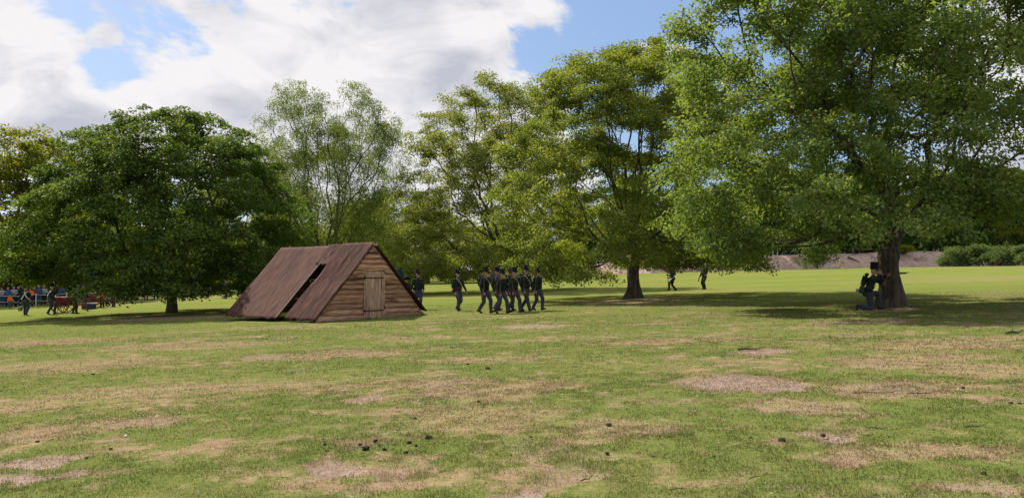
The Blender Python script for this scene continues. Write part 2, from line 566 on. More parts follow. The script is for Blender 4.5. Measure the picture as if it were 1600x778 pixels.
hgt = RNG.uniform(0.008, 0.023, n) * (1 - 0.45 * dry) * (0.7 + 0.8 * clump_n)
wid = 0.0035 + 0.0006 * np.clip(dist - 6, 0, 36)
a = RNG.uniform(0, 2 * math.pi, n); lean = RNG.uniform(0, 1.3, n) * hgt; la = RNG.uniform(0, 2 * math.pi, n)
base = np.column_stack([bx_, by_, gz(bx_, by_) - 0.006 + 0.022 * (fbm(bx_ * 3.1, by_ * 3.1, 91, 3) - 0.5)])
off = np.column_stack([np.cos(a), np.sin(a), np.zeros(n)]) * wid[:, None]
tip = base + np.column_stack([np.cos(la) * lean, np.sin(la) * lean, hgt + 0.006])
V = np.stack([base - off, base + off, tip], 1).reshape(-1, 3)
me = mesh_np('turf', V, [np.arange(3 * n).reshape(-1, 3)], [gr])
at_ = me.attributes.new('wear', 'FLOAT_VECTOR', 'POINT')
at_.data.foreach_set('vector', np.repeat(np.column_stack([dry, bare, np.zeros(n)]), 3, 0).astype(np.float32).ravel())
tag(obj('grass', me), 'short worn grass blades covering the near part of the field', 'grass', kind='stuff')

# ------------------------------------------------------------------ the earth bank across the far side
BANK = [(-10, 190), (4, 176), (30, 160), (52, 150), (74, 148), (92, 150), (125, 165), (170, 190)]
bm_earth = surf('bank_earth', (0.42, 0.285, 0.22), (0.60, 0.43, 0.345), 1.6, 0.95, bump=0.8, c3=(0.28, 0.18, 0.14), bump_dist=0.25, detail=9)
bl = np.array(BANK, float)
seg = np.hypot(*np.diff(bl, axis=0).T); s = np.concatenate([[0], np.cumsum(seg)])
ss = np.linspace(0, s[-1], 220)
lx = np.interp(ss, s, bl[:, 0]); ly = np.interp(ss, s, bl[:, 1])
tx = np.gradient(lx); ty = np.gradient(ly); L_ = np.hypot(tx, ty); tx /= L_; ty /= L_
prof = [(-0.4, -0.3), (0.0, 0.12), (0.7, 0.9), (1.5, 1.7), (2.3, 2.45), (2.9, 2.85), (3.5, 3.0), (6, 3.0), (20, 3.2), (120, 3.4)]
V = []
for k, (dd, hh) in enumerate(prof):
    wob = (fbm(ss * 0.35, np.full_like(ss, k * 1.7), 7, 4) - 0.5) * (1.3 if 0 < k < 6 else 0.3)
    hw = (fbm(ss * 0.25, np.full_like(ss, 3.3), 17, 3) - 0.5) * 0.5 * (hh > 1.5)
    x = lx - ty * (dd + wob); y = ly + tx * (dd + wob)
    V.append(np.column_stack([x, y, gz(lx, ly) + hh + hw + wob * 0.25]))
V = np.concatenate(V); m = len(ss)
idx = np.arange(len(V)).reshape(len(prof), m)
f = np.stack([idx[:-1, :-1], idx[:-1, 1:], idx[1:, 1:], idx[1:, :-1]], -1).reshape(-1, 4)
bank = obj('earth_bank', mesh_np('earth_bank', V, [f], [bm_earth], True))
tag(bank, 'long bare pinkish earth bank along the far edge of the field', 'bank', kind='structure')


def bank_top(x, y):
    return GZ(x, y) + 3.0

# ------------------------------------------------------------------ trees
BARK = surf('bark', (0.045, 0.036, 0.028), (0.13, 0.105, 0.085), 9, 0.95, (1, 1, 0.18), 0.9, detail=8, bump_dist=0.05)
BARK_PALE = surf('pale_bark', (0.10, 0.085, 0.07), (0.22, 0.19, 0.16), 8, 0.95, (1, 1, 0.2), 0.7, detail=7, bump_dist=0.04)
L_OAK = leaf_mat('oak_leaf', (0.100, 0.152, 0.049), (0.164, 0.233, 0.068), (0.254, 0.313, 0.093), 0.42)
L_BEECH = leaf_mat('beech_leaf', (0.123, 0.163, 0.040), (0.200, 0.248, 0.056), (0.304, 0.333, 0.079), 0.48)
L_CHEST = leaf_mat('chestnut_leaf', (0.066, 0.107, 0.023), (0.109, 0.168, 0.033), (0.169, 0.232, 0.045), 0.36)
L_PALE = leaf_mat('pale_leaf', (0.107, 0.146, 0.032), (0.153, 0.200, 0.044), (0.208, 0.252, 0.066), 0.45)
L_LIME = leaf_mat('lime_leaf', (0.139, 0.171, 0.044), (0.203, 0.242, 0.058), (0.283, 0.306, 0.084), 0.45)
L_YEL = leaf_mat('yellow_leaf', (0.129, 0.155, 0.021), (0.190, 0.216, 0.027), (0.251, 0.272, 0.038), 0.5)
L_DARK = leaf_mat('wood_leaf', (0.055, 0.098, 0.023), (0.095, 0.156, 0.035), (0.144, 0.214, 0.046), 0.38, far=0.7)
L_BUSH = leaf_mat('bush_leaf', (0.085, 0.130, 0.040), (0.125, 0.175, 0.058), (0.165, 0.215, 0.080), 0.35)


def grow(rng, trunk, tips, bf=0.3, step=0.55, sag=0.05, jit=0.06):
    """a branching skeleton: every tip joins the node that gives the shortest way home"""
    cap = len(trunk) + sum(2 + int(np.linalg.norm(t - trunk[-1]) / step) for t in tips) + 64
    pos = np.zeros((cap, 3)); par = np.full(cap, -1); pl = np.zeros(cap); ok = np.zeros(cap, bool)
    n = 0
    for i, p in enumerate(trunk):
        pos[n] = p; par[n] = n - 1
        pl[n] = 0 if i == 0 else pl[n - 1] + np.linalg.norm(p - trunk[i - 1])
        ok[n] = i >= len(trunk) * 0.45
        n += 1
    order = np.argsort([np.linalg.norm(t - trunk[-1]) + rng.uniform(0, 1.5) for t in tips])
    ends = []
    for k in order:
        tp = tips[k]
        d = np.linalg.norm(pos[:n] - tp, axis=1)
        cost = d + bf * pl[:n] + np.where(pos[:n, 2] > tp[2] + 0.3, 0.9 * (pos[:n, 2] - tp[2]), 0)
        cost[~ok[:n]] = 1e9
        j = int(np.argmin(cost))
        L = d[j]
        m = max(1, int(L / step))
        a = pos[j]
        pd = pos[j] - pos[par[j]] if par[j] >= 0 else np.array((0, 0, 1.0))
        pd = pd / (np.linalg.norm(pd) + 1e-6)
        c = a + (0.45 * pd + 0.55 * (tp - a) / (L + 1e-6)) * L * 0.5 + np.array((0, 0, sag * L))
        last = j
        for q in range(1, m + 1):
            if n >= cap: break
            u = q / m
            pp = (1 - u) ** 2 * a + 2 * u * (1 - u) * c + u * u * tp
            if q < m:
                pp = pp + rng.normal(0, jit * min(1, L * 0.4), 3)
            pos[n] = pp; par[n] = last; pl[n] = pl[last] + np.linalg.norm(pp - pos[last]); ok[n] = True
            last = n; n += 1
        ends.append(last)
    return pos[:n], par[:n], ends


def limb_mesh(name, pos, par, R0, expo=0.56, rmin=0.007, flare=1.7, drop=0.0):
    n = len(pos)
    kids = [[] for _ in range(n)]
    for i in range(1, n):
        kids[par[i]].append(i)
    tips = np.zeros(n)
    for i in range(n - 1, -1, -1):
        tips[i] = max(1, sum(tips[k] for k in kids[i]))
    r = np.maximum(R0 * (tips / tips[0]) ** expo, rmin)
    z0 = pos[0, 2]
    r = r * (1 + (flare - 1) * np.exp(-(pos[:, 2] - z0) / 0.35) * (tips > tips[0] * 0.9))
    V = []; F4 = []; nv = 0
    stack = [(0, None)]
    while stack:
        s, frm = stack.pop()
        chain = ([] if frm is None else [frm]) + [s]
        while kids[chain[-1]]:
            ks = sorted(kids[chain[-1]], key=lambda q: -tips[q])
            for k in ks[1:]:
                stack.append((k, chain[-1]))
            chain.append(ks[0])
        if len(chain) < 2: continue
        if drop and r[chain[-1]] <= rmin * 1.01 and r[chain[min(1, len(chain) - 1)]] < drop: continue
        rr = r[chain].copy()
        if frm is not None: rr[0] = min(rr[0], rr[1] * 1.25)
        rr[-1] *= 0.5
        P = pos[chain]
        T = np.gradient(P, axis=0); T /= np.linalg.norm(T, axis=1)[:, None] + 1e-9
        k = 12 if rr.max() > 0.15 else (7 if rr.max() > 0.05 else (4 if rr.max() > 0.02 else 3))
        u = np.cross(T[0], (0.31, 0.87, 0.11)); u /= np.linalg.norm(u)
        an = np.arange(k) * 2 * math.pi / k
        for i in range(len(chain)):
            u = u - T[i] * u.dot(T[i]); u /= np.linalg.norm(u) + 1e-9
            w = np.cross(T[i], u)
            lump = 1.0
            if rr[i] > 0.12:
                lump = 1 + 0.08 * np.sin(3 * an + i * 0.7) + 0.05 * np.sin(5 * an - i)
                if pos[chain[i], 2] - z0 < 0.5: lump = lump + 0.16 * np.maximum(0, np.cos(4 * an + 0.6))
            V.append(P[i] + (np.outer(np.cos(an), u) + np.outer(np.sin(an), w)) * (rr[i] * (lump if np.ndim(lump) else np.full(k, lump)))[:, None])
        a0 = nv + (np.arange(len(chain) - 1) * k)[:, None] + np.arange(k)[None]
        a1 = nv + (np.arange(len(chain) - 1) * k)[:, None] + (np.arange(k)[None] + 1) % k
        F4.append(np.stack([a0, a1, a1 + k, a0 + k], -1).reshape(-1, 4))
        nv += k * len(chain)
    return mesh_np(name, np.concatenate(V), [np.concatenate(F4)], smooth_shade=True)


def leaf_mesh(name, rng, centres, outs, per, size, spread, flat, droop=0.15, upw=0.7, aspect=0.55, fold=0.18):
    n = len(centres) * per
    c = np.repeat(centres, per, 0); o = np.repeat(outs, per, 0)
    g = rng.normal(0, 1, (n, 3))
    g /= np.linalg.norm(g, axis=1)[:, None]
    g *= (rng.random(n) ** 0.45)[:, None] * spread * np.repeat(rng.uniform(0.7, 1.3, len(centres)), per)[:, None]
    g[:, 2] *= flat
    along = (g * o).sum(1)
    hr = np.hypot(g[:, 0], g[:, 1])
    g[:, 2] -= droop * np.maximum(along, 0) + 0.25 * droop * hr
    p = c + g
    nr_ = rng.normal(0, 1, (n, 3)) * 0.62 + o * 0.42 + np.array((0, 0, upw))
    nr_ /= np.linalg.norm(nr_, axis=1)[:, None]
    d = rng.normal(0, 1, (n, 3)) + o * 0.5 + np.array((0, 0, -0.3))
    d -= nr_ * (d * nr_).sum(1)[:, None]; d /= np.linalg.norm(d, axis=1)[:, None] + 1e-9
    w = np.cross(nr_, d)
    s = (size * rng.uniform(0.65, 1.3, n))[:, None]
    V = np.stack([p - d * s * 0.5, p + w * s * aspect * 0.5 + nr_ * s * fold + d * s * 0.06, p + d * s * 0.5 - nr_ * s * 0.05, p - w * s * aspect * 0.5 + nr_ * s * fold + d * s * 0.06], 1)
    return mesh_np(name, V.reshape(-1, 3), [np.arange(4 * n).reshape(-1, 4)])


def crown_points(rng, prof, lobes, per_lobe, lr, lflat, extra=(), asym=None, hmin=None, shell=0.55, sink=0.0):
    """clusters of twigs gathered into boughs; prof: (height, radius) outline of the crown"""
    hs = np.array([q[0] for q in prof]); rs = np.array([q[1] for q in prof])
    cs = []
    hh = np.linspace(hs[0], hs[-1], 240); rr_ = np.interp(hh, hs, rs)
    ds = np.hypot(np.gradient(hh), np.gradient(rr_)) * (rr_ + 0.25)       # area of each ring of the crown's skin
    cum = np.cumsum(ds); cum /= cum[-1]
    core = hs[0] + 0.42 * (hs[-1] - hs[0])
    i = 0; ga = rng.uniform(0, 6)
    while len(cs) < lobes and i < lobes * 5:
        i += 1
        h = float(np.interp(rng.random(), cum, hh))
        a = ga + i * 2.39996 + rng.normal(0, 0.35)
        rr = np.interp(h, hs, rs) * (1 + 0.09 * math.sin(2 * a + 1.1) + 0.06 * math.sin(3 * a + h * 0.6))
        if asym: rr *= asym(a, h)
        rho = (shell + (1 - shell) * rng.random() ** 0.55) if rng.random() < 0.85 else rng.uniform(0.2, shell)
        z = core + (h - core) * (0.35 + 0.65 * rho if h > core else 1.0) - sink * rho * rho * (h < core)
        if hmin is not None and z < hmin(a, rho): continue
        cs.append((math.cos(a) * rr * rho, math.sin(a) * rr * rho, z))
    cs += [e[:3] for e in extra]
    out = []
    for k, c in enumerate(cs):
        m = per_lobe if k < lobes else 9
        l = lr * rng.uniform(0.65, 1.35)
        g = rng.normal(0, 1, (m, 3)); g /= np.linalg.norm(g, axis=1)[:, None]
        g *= (rng.random(m) ** 0.4)[:, None] * l
        g[:, 2] *= lflat
        g[:, 2] -= 0.22 * np.hypot(g[:, 0], g[:, 1]) * (1 - lflat)
        out.append(np.array(c) + g)
    return np.concatenate(out)


def make_tree(name, base, rz, label, cat, bark, leaf, seed, trunk_h, R0, prof, lobes, per_lobe, lr, lflat, per_leaf, size, spread, flat=0.5, lean=(0, 0),
              group=None, bf=0.3, droop=0.15, upw=0.7, flare=1.6, aspect=0.55, drop=0.0, stems=None, **kw):
    rng = np.random.default_rng(seed)
    tips = crown_points(rng, prof, lobes, per_lobe, lr, lflat, **kw)
    tips = tips[tips[:, 2] > 0.5]
    n = max(5, int(trunk_h / 0.35))
    trunk = np.array([(lean[0] * (i / n) ** 1.5 + 0.03 * math.sin(i * 1.3), lean[1] * (i / n) ** 1.5 + 0.03 * math.cos(i * 1.7), trunk_h * i / n - (0.12 if i == 0 else 0)) for i in range(n + 1)])
    pos, par, ends = grow(rng, trunk, tips, bf)
    root = empty(name, (base[0], base[1], GZ(*base) if len(base) < 3 else base[2]), rz)
    tag(root, label, cat, group)
    obj('trunk', limb_mesh('trunk', pos, par, R0, flare=flare, drop=drop), root, bark)
    cen = tips.copy()
    mid = np.array((0, 0, np.mean(tips[:, 2]) * 0.8))
    o = cen - mid; o /= np.linalg.norm(o, axis=1)[:, None] + 1e-6
    obj('crown', leaf_mesh('crown', rng, cen, o, per_leaf, size, spread, flat, droop, upw, aspect), root, leaf)
    return root


def copy_tree(o, parent=None):
    c = o.copy(); col.objects.link(c)
    if parent is not None: c.parent = parent
    for ch in o.children:
        copy_tree(ch, c)
    return c


# --- the oak on the right
ox, oy = ground_at(1392, 479)
oak = make_tree('oak_tree', (ox, oy), 0.0, 'large green oak on the right shading the kneeling soldier', 'tree', BARK, L_OAK, 3, 3.6, 0.355,
          [(1.6, 5.8), (3, 6.9), (5, 7.3), (7.5, 7.2), (10, 6.7), (12.5, 5.6), (14.2, 3.6), (15.0, 0.5)], 370, 7, 0.95, 0.62, 76, 0.140, 0.54, 0.6, bf=0.4,
          shell=0.42, flare=1.55, sink=0.8, lean=(-0.15, 0.0),
          asym=lambda a, h: 1.0 - 0.10 * max(0, -math.sin(a)),
          hmin=lambda a, rho: (1.9 if math.cos(a) < -0.25 and rho > 0.5 else (2.7 if rho > 0.5 else 3.5)) + (0.5 if math.sin(a) < -0.3 and math.cos(a) > -0.6 else 0) + (0.9 if math.cos(a) > 0.5 else 0),
          extra=[(-6.3, 0.2, 12.0), (-5.4, 0.8, 13.0), (-5.8, -1.2, 12.4), (-6.6, 1.0, 9.2), (-6.4, -1.2, 9.8), (-4.6, -0.6, 13.8), (-6.7, -0.6, 7.2), (-5.0, 1.6, 12.2), (-4.8, -1.8, 12.6), (-5.2, -1.0, 2.1), (-5.8, 0.8, 2.2), (-4.6, 0.6, 2.1), (-6.6, -0.4, 2.9), (-5.0, 1.8, 1.9), (-4.6, 2.4, 2.2), (-6.9, 1.2, 4.2), (-6.9, 0.5, 6.0), (-6.6, 0.0, 8.2), (-6.4, 0.6, 10.0), (-6.0, -0.6, 11.2), (-6.4, 1.4, 3.4), (1.6, -2.5, 3.3), (-1.4, -3.0, 3.2), (3.4, -2.0, 3.2), (2.6, 1.5, 3.0), (-3.0, -1.5, 2.7)])

# --- the beech in the middle
bx0, by0 = ground_at(990, 466)
beech = make_tree('beech_tree', (bx0, by0), 0.0, 'broad beech with its trunk standing right of the marching soldiers', 'tree', BARK, L_BEECH, 6, 3.4, 0.31,
          [(1.6, 6.0), (3, 6.8), (5, 7.0), (8, 6.5), (10.5, 5.6), (12.3, 4.4), (13.3, 3.0), (13.9, 0.3)], 380, 6, 0.85, 0.50, 76, 0.142, 0.60, 0.46, bf=0.75, droop=0.3,
          shell=0.60, flare=1.9, sink=0.9,
          hmin=lambda a, rho: (1.2 if math.cos(a) < 0 else 1.9) if rho > 0.7 else (2.4 if rho > 0.45 else 3.4),
          extra=[(-5.8, -0.5, 1.5), (-4.6, -1.2, 1.4), (-6.4, 0.6, 2.0), (-3.6, -0.6, 1.7), (3.6, -1, 2.0), (2.2, -1.4, 2.0), (6.0, 0.4, 2.4), (2.6, 2.0, 2.0), (-2.4, 1.2, 2.0)])

# --- the dark tree on the left
cx0, cy0 = ground_at(268, 489)
chest = make_tree('chestnut_tree', (cx0, cy0), 0.0, 'dark dome-shaped chestnut on the left, behind the timber hut', 'tree', BARK, L_CHEST, 8, 2.6, 0.25,
          [(1.5, 6.2), (2.6, 6.9), (4.5, 7.0), (6.5, 6.5), (8.3, 5.5), (9.8, 4.2), (10.8, 2.6), (11.3, 0.3)], 360, 6, 0.85, 0.52, 60, 0.19, 0.62, 0.48, bf=0.3, droop=0.45, upw=0.9,
          shell=0.60, flare=1.35, sink=0.7,
          hmin=lambda a, rho: (1.3 if math.cos(a) > -0.3 else 1.9) if rho > 0.35 else 1.9,
          extra=[(-6.2, -1, 2.5), (-4.2, -2.0, 2.1), (-2, -2.6, 1.5), (2.4, -2.2, 1.5), (4.6, -1.2, 1.6), (6.0, 0.4, 1.8), (-7.0, 0.6, 2.4)])

# --- the airy trees in the middle
t3x, t3y = ground_at(786, 455)
tree3 = make_tree('lime_tree', (t3x, t3y), 0.0, 'tall many-stemmed lime tree rising behind the marching soldiers', 'tree', BARK, L_LIME, 13, 2.2, 0.50,
          [(1.2, 8.6), (3, 9.4), (6, 9.0), (10, 8.6), (13.5, 7.6), (16.2, 5.9), (18.0, 3.8), (19.0, 0.5)], 420, 5, 1.0, 0.6, 58, 0.19, 0.80, 0.5, bf=0.6, droop=0.25,
          shell=0.62, flare=1.4, asym=lambda a, h: (1.0 if math.cos(a) < 0 else 0.78), hmin=lambda a, rho: 1.0,
          extra=[(-9, -1, 1.8), (-7.4, -2, 1.6), (-6, -3, 1.8), (-4.4, -3, 1.9), (-9.6, 0, 4), (-8, -3, 4.2), (-6, -4, 4.6), (-3, -4, 3.4), (-5, -3, 6.4), (-7.6, -2, 6.6), (-2, -3.6, 1.9), (0, -4, 3), (2, -3, 2.2), (4, -2, 2.4)])
t2x, t2y = ground_at(512, 461)
tree2 = make_tree('willow_tree', (t2x, t2y), 0.0, 'sparse pale willow with bare forking limbs above the hut roof', 'tree', BARK, L_PALE, 21, 4.2, 0.46,
          [(3.0, 6.5), (6, 7.0), (9, 7.2), (13, 7.0), (16.5, 6.0), (19.5, 4.2), (20.6, 3.0)], 300, 5, 1.2, 1.0, 62, 0.24, 0.80, 1.0, bf=0.8, droop=0.6, upw=0.3, aspect=0.30,
          shell=0.5, lean=(-0.9, 0.3), flare=1.3, hmin=lambda a, rho: 3.0)

# --- background trees: three kinds, copied
woodA = make_tree('woodland_tree', (0, 0, 0), 0.0, 'x', 'tree', BARK, L_DARK, 31, 4.0, 0.32,
          [(2.0, 4.6), (5, 5.6), (9, 5.4), (13, 4.0), (16, 1.8), (17, 0.6)], 110, 5, 1.1, 0.6, 40, 0.34, 0.85, 0.55, shell=0.5, drop=0.02)
woodB = make_tree('woodland_tree', (0, 0, 0), 0.0, 'x', 'tree', BARK_PALE, L_DARK, 33, 3.2, 0.30,
          [(0.6, 4.6), (3, 5.6), (6, 6.0), (9, 5.4), (12, 3.6), (13.6, 1.0)], 110, 5, 1.1, 0.6, 40, 0.34, 0.85, 0.55, shell=0.5, drop=0.02)
woodC = make_tree('woodland_tree', (0, 0, 0), 0.0, 'x', 'tree', BARK, L_YEL, 35, 5.0, 0.30,
          [(2.0, 4.4), (5, 5.4), (9, 5.0), (13, 4.2), (16, 2.4), (18, 0.8)], 150, 5, 1.1, 0.7, 44, 0.30, 0.9, 0.6, shell=0.45, drop=0.015)
woodD = make_tree('woodland_tree', (0, 0, 0), 0.0, 'x', 'tree', BARK, L_LIME, 37, 3.4, 0.30,
          [(0.8, 4.6), (3, 5.6), (6, 5.8), (9.5, 5.0), (12.5, 3.2), (14.4, 1.0)], 110, 5, 1.1, 0.6, 42, 0.31, 0.85, 0.55, shell=0.5, drop=0.02)
PROTO = {'A': woodA, 'B': woodB, 'C': woodC, 'D': woodD}
used = set()


def wood(kind, x, y, s, label, group, z=None, wide=1.0):
    o = PROTO[kind]
    if kind in used: o = copy_tree(o)
    used.add(kind)
    o.location = (x, y, (GZ(x, y) if z is None else z) - 0.1)
    o.rotation_euler = (0, 0, random.uniform(0, 6.28))
    o.scale = (s * wide, s * wide, s)
    tag(o, label, 'tree', group)
    return o


LEFT = 'trees behind the spectators'
for k, x, y, s, lab in (
        ('C', -50, 76, 1.10, 'yellow-green tree at the left edge of the photo'), ('C', -45.5, 82, 1.08, 'yellow-green tree between the left edge and the chestnut'),
        ('D', -60, 82, 1.1, 'green tree at the far left edge behind the yellow-green one'), ('A', -46, 98, 0.95, 'dark tree standing behind the spectators at left'),
        ('C', -39, 100, 0.9, 'yellow-green tree showing at the left shoulder of the chestnut'), ('B', -55, 94, 0.9, 'low dark tree behind the spectators at the left edge')):
    wood(k, x, y, s, lab, LEFT)
MIDG = 'trees along the far side behind the hut'
for k, x, y, s, w, lab in (
        ('A', -50, 126, 0.85, 1.3, 'dark tree far off under the left side of the chestnut'), ('B', -62, 118, 0.9, 1.3, 'dark tree far off behind the red carts'), ('A', -38, 128, 0.9, 1.3, 'dark tree far off just right of the chestnut trunk'),
        ('D', -26, 132, 1.05, 1.2, 'green tree far off behind the rear end of the hut'), ('D', -34, 112, 1.0, 1.1, 'green tree filling the gap between chestnut and willow'),
        ('D', -22, 110, 0.9, 1.2, 'light green tree directly behind the hut ridge'), ('D', -13, 118, 0.95, 1.2, 'light green tree right of the willow'), ('A', -16, 140, 1.0, 1.2, 'darker tree behind the willow'),
        ('D', -6, 138, 0.8, 1.3, 'low green tree behind the lime tree stems'), ('A', -28, 150, 1.1, 1.4, 'dark tree farthest off behind the rear end of the hut'), ('D', -4, 112, 0.62, 1.4, 'low green tree just left of the marching soldiers')):
    wood(k, x, y, s, lab, MIDG, wide=w)
FARG = 'woodland trees on top of the earth bank'
random.seed(5)
spots = []
for i in range(19):
    x = -2 + i * 6.6 + random.uniform(-2, 2)
    yb = float(np.interp(x, bl[:, 0], bl[:, 1]))
    spots.append((x, yb + random.uniform(9, 14), 0))
for i in range(13):
    x = 16 + i * 8.4 + random.uniform(-2, 2)
    yb = float(np.interp(x, bl[:, 0], bl[:, 1]))
    spots.append((x, yb + random.uniform(20, 28), 1))
for i, (x, y, row) in enumerate(spots):
    k = 'AB'[i % 2] if row == 0 else 'A'
    s = (0.78 if x < 25 else 1.0) * random.uniform(0.85, 1.1) * (1.28 if row else 1.0)
    wood(k, x, y, s, ('dark woodland tree in the front row on the earth bank' if row == 0 else 'tall woodland tree in the back row behind the earth bank'), FARG + (', front row' if row == 0 else ', back row'), z=bank_top(x, y) - 0.1, wide=1.25)
wood('C', 104, 166, 1.35, 'sunlit yellow tree at the right edge behind the oak', 'trees on the right', wide=0.9)
wood('A', 118, 176, 1.35, 'dark tree at the right edge behind the yellow tree', 'trees on the right')
wood('B', 112, 158, 0.7, 'low dark tree in front of the yellow tree at the right edge', 'trees on the right')


def bush(name, px, Y, h, w, seed, label, leaf, z=None, group=None, n=34):
    rng = np.random.default_rng(seed)
    x = (px - 800) / FPX * Y
    tips = crown_points(rng, [(0.15 * h, w * 0.38), (0.45 * h, w * 0.5), (0.8 * h, w * 0.34), (h, w * 0.1)], n, 7, 0.16 * w, 0.7, shell=0.4)
    tips[:, 2] = np.maximum(tips[:, 2], 0.08)
    pos, par, ends = grow(rng, np.array([(0, 0, -0.1), (0, 0, 0.1), (0.02, 0, 0.2), (0.0, 0.02, 0.32)]), tips, 0.5)
    root = empty(name, (x, Y, GZ(x, Y) if z is None else z))
    tag(root, label, 'bush', group)
    obj('stem', limb_mesh('stem', pos, par, 0.07, flare=1.1, rmin=0.01), root, BARK)
    o = tips - np.array((0, 0, h * 0.3)); o /= np.linalg.norm(o, axis=1)[:, None] + 1e-6
    obj('crown', leaf_mesh('crown', rng, tips, o, 26, 0.28, 0.10 * w + 0.22, 0.7, 0.1), root, leaf)
    return root


bush('bush', 1277, 144, 5.6, 7.6, 61, 'leafy bush growing at the foot of the earth bank left of the oak trunk', L_BUSH)
bush('bush', 1415, 150, 1.6, 2.6, 62, 'small yellowish bush on top of the bank right of the oak trunk', L_YEL, z=bank_top(78, 150) - 0.3, n=14)
UNDER = 'undergrowth shrubs along the top of the earth bank'
under0 = bush('shrub', 1000, 172, 3.4, 9.0, 90, 'dark shrub in the undergrowth on top of the earth bank', L_DARK, z=0, group=UNDER, n=36)
for i in range(17):
    x = 4 + i * 6.4 + random.uniform(-1.5, 1.5)
    y = float(np.interp(x, bl[:, 0], bl[:, 1])) + random.uniform(7, 10)
    o = under0 if i == 0 else copy_tree(under0)
    o.location = (x, y, bank_top(x, y) - 0.15); o.rotation_euler = (0, 0, random.uniform(0, 6.28)); k = random.uniform(0.8, 1.25); o.scale = (k, k, k)
g = 'row of shrubs at the right end of the earth bank'
bush('shrub', 1492, 138, 3.4, 5.5, 63, 'green shrub hiding the right end of the earth bank', L_BUSH, group=g)
bush('shrub', 1530, 136, 3.6, 6.0, 64, 'second green shrub right of the earth bank end', L_BUSH, group=g)
bush('shrub', 1568, 132, 3.2, 5.5, 65, 'third green shrub right of the earth bank end', L_BUSH, group=g)
bush('shrub', 1604, 128, 3.4, 5.0, 66, 'green shrub at the right edge of the photo', L_BUSH, group=g)
g = 'hedge shrubs behind the spectators'
for i, (px, Y, lab) in enumerate(((-15, 82, 'dark shrub behind the spectators at the left edge'), (70, 84, 'dark shrub behind the crossbelt soldiers'), (150, 92, 'dark shrub behind the second red cart'),
                             (225, 104, 'dark shrub seen left of the chestnut trunk'), (300, 116, 'dark shrub seen just right of the chestnut trunk'), (345, 120, 'dark shrub behind the lone distant figure'), (392, 122, 'dark shrub behind the figures beside the hut'))):
    bush('shrub', px, Y, 4.2, 9.5, 70 + i, lab, L_DARK, group=g, n=40)

# ------------------------------------------------------------------ the timber hut
ax, ay = ground_at(490, 504.5)
bx1, by1 = ground_at(663, 490.5)
HW = math.hypot(bx1 - ax, by1 - ay)
hang = math.atan2(by1 - ay, bx1 - ax)
hx, hy = (ax + bx1) / 2, (ay + by1) / 2
HL, HH = 6.5, 2.88
hut = empty('timber_hut', (hx, hy, GZ(hx, hy)), hang)
tag(hut, 'A-frame timber hut with brown matting roof and plank door', 'hut')
slope_w = (GZ(bx1, by1) - GZ(ax, ay)) / HW         # the hut stands on the gently sloping field
hw = HW / 2

PLANK = surf('plank_wood', (0.32, 0.160, 0.098), (0.64, 0.388, 0.265), 5.0, 0.85, (0.45, 3, 4.5), 0.5, detail=8, rand=0.5, c3=(0.10, 0.062, 0.043), bump_dist=0.012)
DOORW = surf('door_wood', (0.36, 0.225, 0.15), (0.60, 0.42, 0.30), 6.0, 0.85, (4, 3, 0.5), 0.4, detail=8, rand=0.30, c3=(0.15, 0.095, 0.066), bump_dist=0.01)
IRON = surf('black_iron', (0.012, 0.012, 0.013), (0.03, 0.028, 0.027), 20, 0.6)
POLE_SHADE = surf('shaded_pole_wood', (0.07, 0.05, 0.036), (0.14, 0.10, 0.075), 8, 0.85, (1, 1, 0.3))  # inner poles darker than outer ones: hut interior shade put into the colour
POLE = surf('pole_wood', (0.30, 0.23, 0.17), (0.48, 0.39, 0.30), 8, 0.85, (1, 1, 0.3))
MAT = surf('brown_matting', (0.050, 0.018, 0.012), (0.132, 0.056, 0.040), 9.0, 0.92, (0.22, 1.7, 0.22), 0.9, detail=10, c3=(0.050, 0.022, 0.018), bump_dist=0.03)


def edge_x(z):
    return hw * (1 - z / HH)


def plank(name, x0, x1, z0, z1, seed, left_slope, right_slope, parent, mat, y=-0.02):
    """one waney-edged board of the gable; its lower edge laps over the board below"""
    rng = np.random.default_rng(seed)
    n = 11
    xs0 = np.linspace(0, 1, n)
    V = []
    ph = rng.uniform(0, 6, 4)
    for k, (z, yo) in enumerate(((z0, -0.040), (z1, -0.008))):
        wav = 0.020 * np.sin(xs0 * (x1 - x0) * 3.1 + ph[0]) + 0.011 * np.sin(xs0 * (x1 - x0) * 8.3 + ph[1]) if k == 0 else np.zeros(n)
        zz_ = z + wav
        a = -edge_x(max(z, 0)) + 0.02 if left_slope else x0
        b = edge_x(max(z, 0)) - 0.02 if right_slope else x1
        xs = a + (b - a) * xs0
        tilt = slope_w * xs if z0 < 0.05 and k == 0 else 0
        for yy in (yo, yo + 0.026):
            V.append(np.column_stack([xs, np.full(n, y + yy * 1.25), zz_ + tilt]))
    V = np.concatenate(V)            # rows: low-front, low-back, high-front, high-back
    F = []
    for i in range(n - 1):
        for r0_, r1_ in ((0, 2), (2, 3), (3, 1), (1, 0)):
            F.append((r0_ * n + i, r0_ * n + i + 1, r1_ * n + i + 1, r1_ * n + i))
    e = n - 1
    F += [(0, 2 * n, 3 * n, n), (e, n + e, 3 * n + e, 2 * n + e)]
    return obj(name, mesh_np(name, V, [np.array(F)], [mat]), parent)


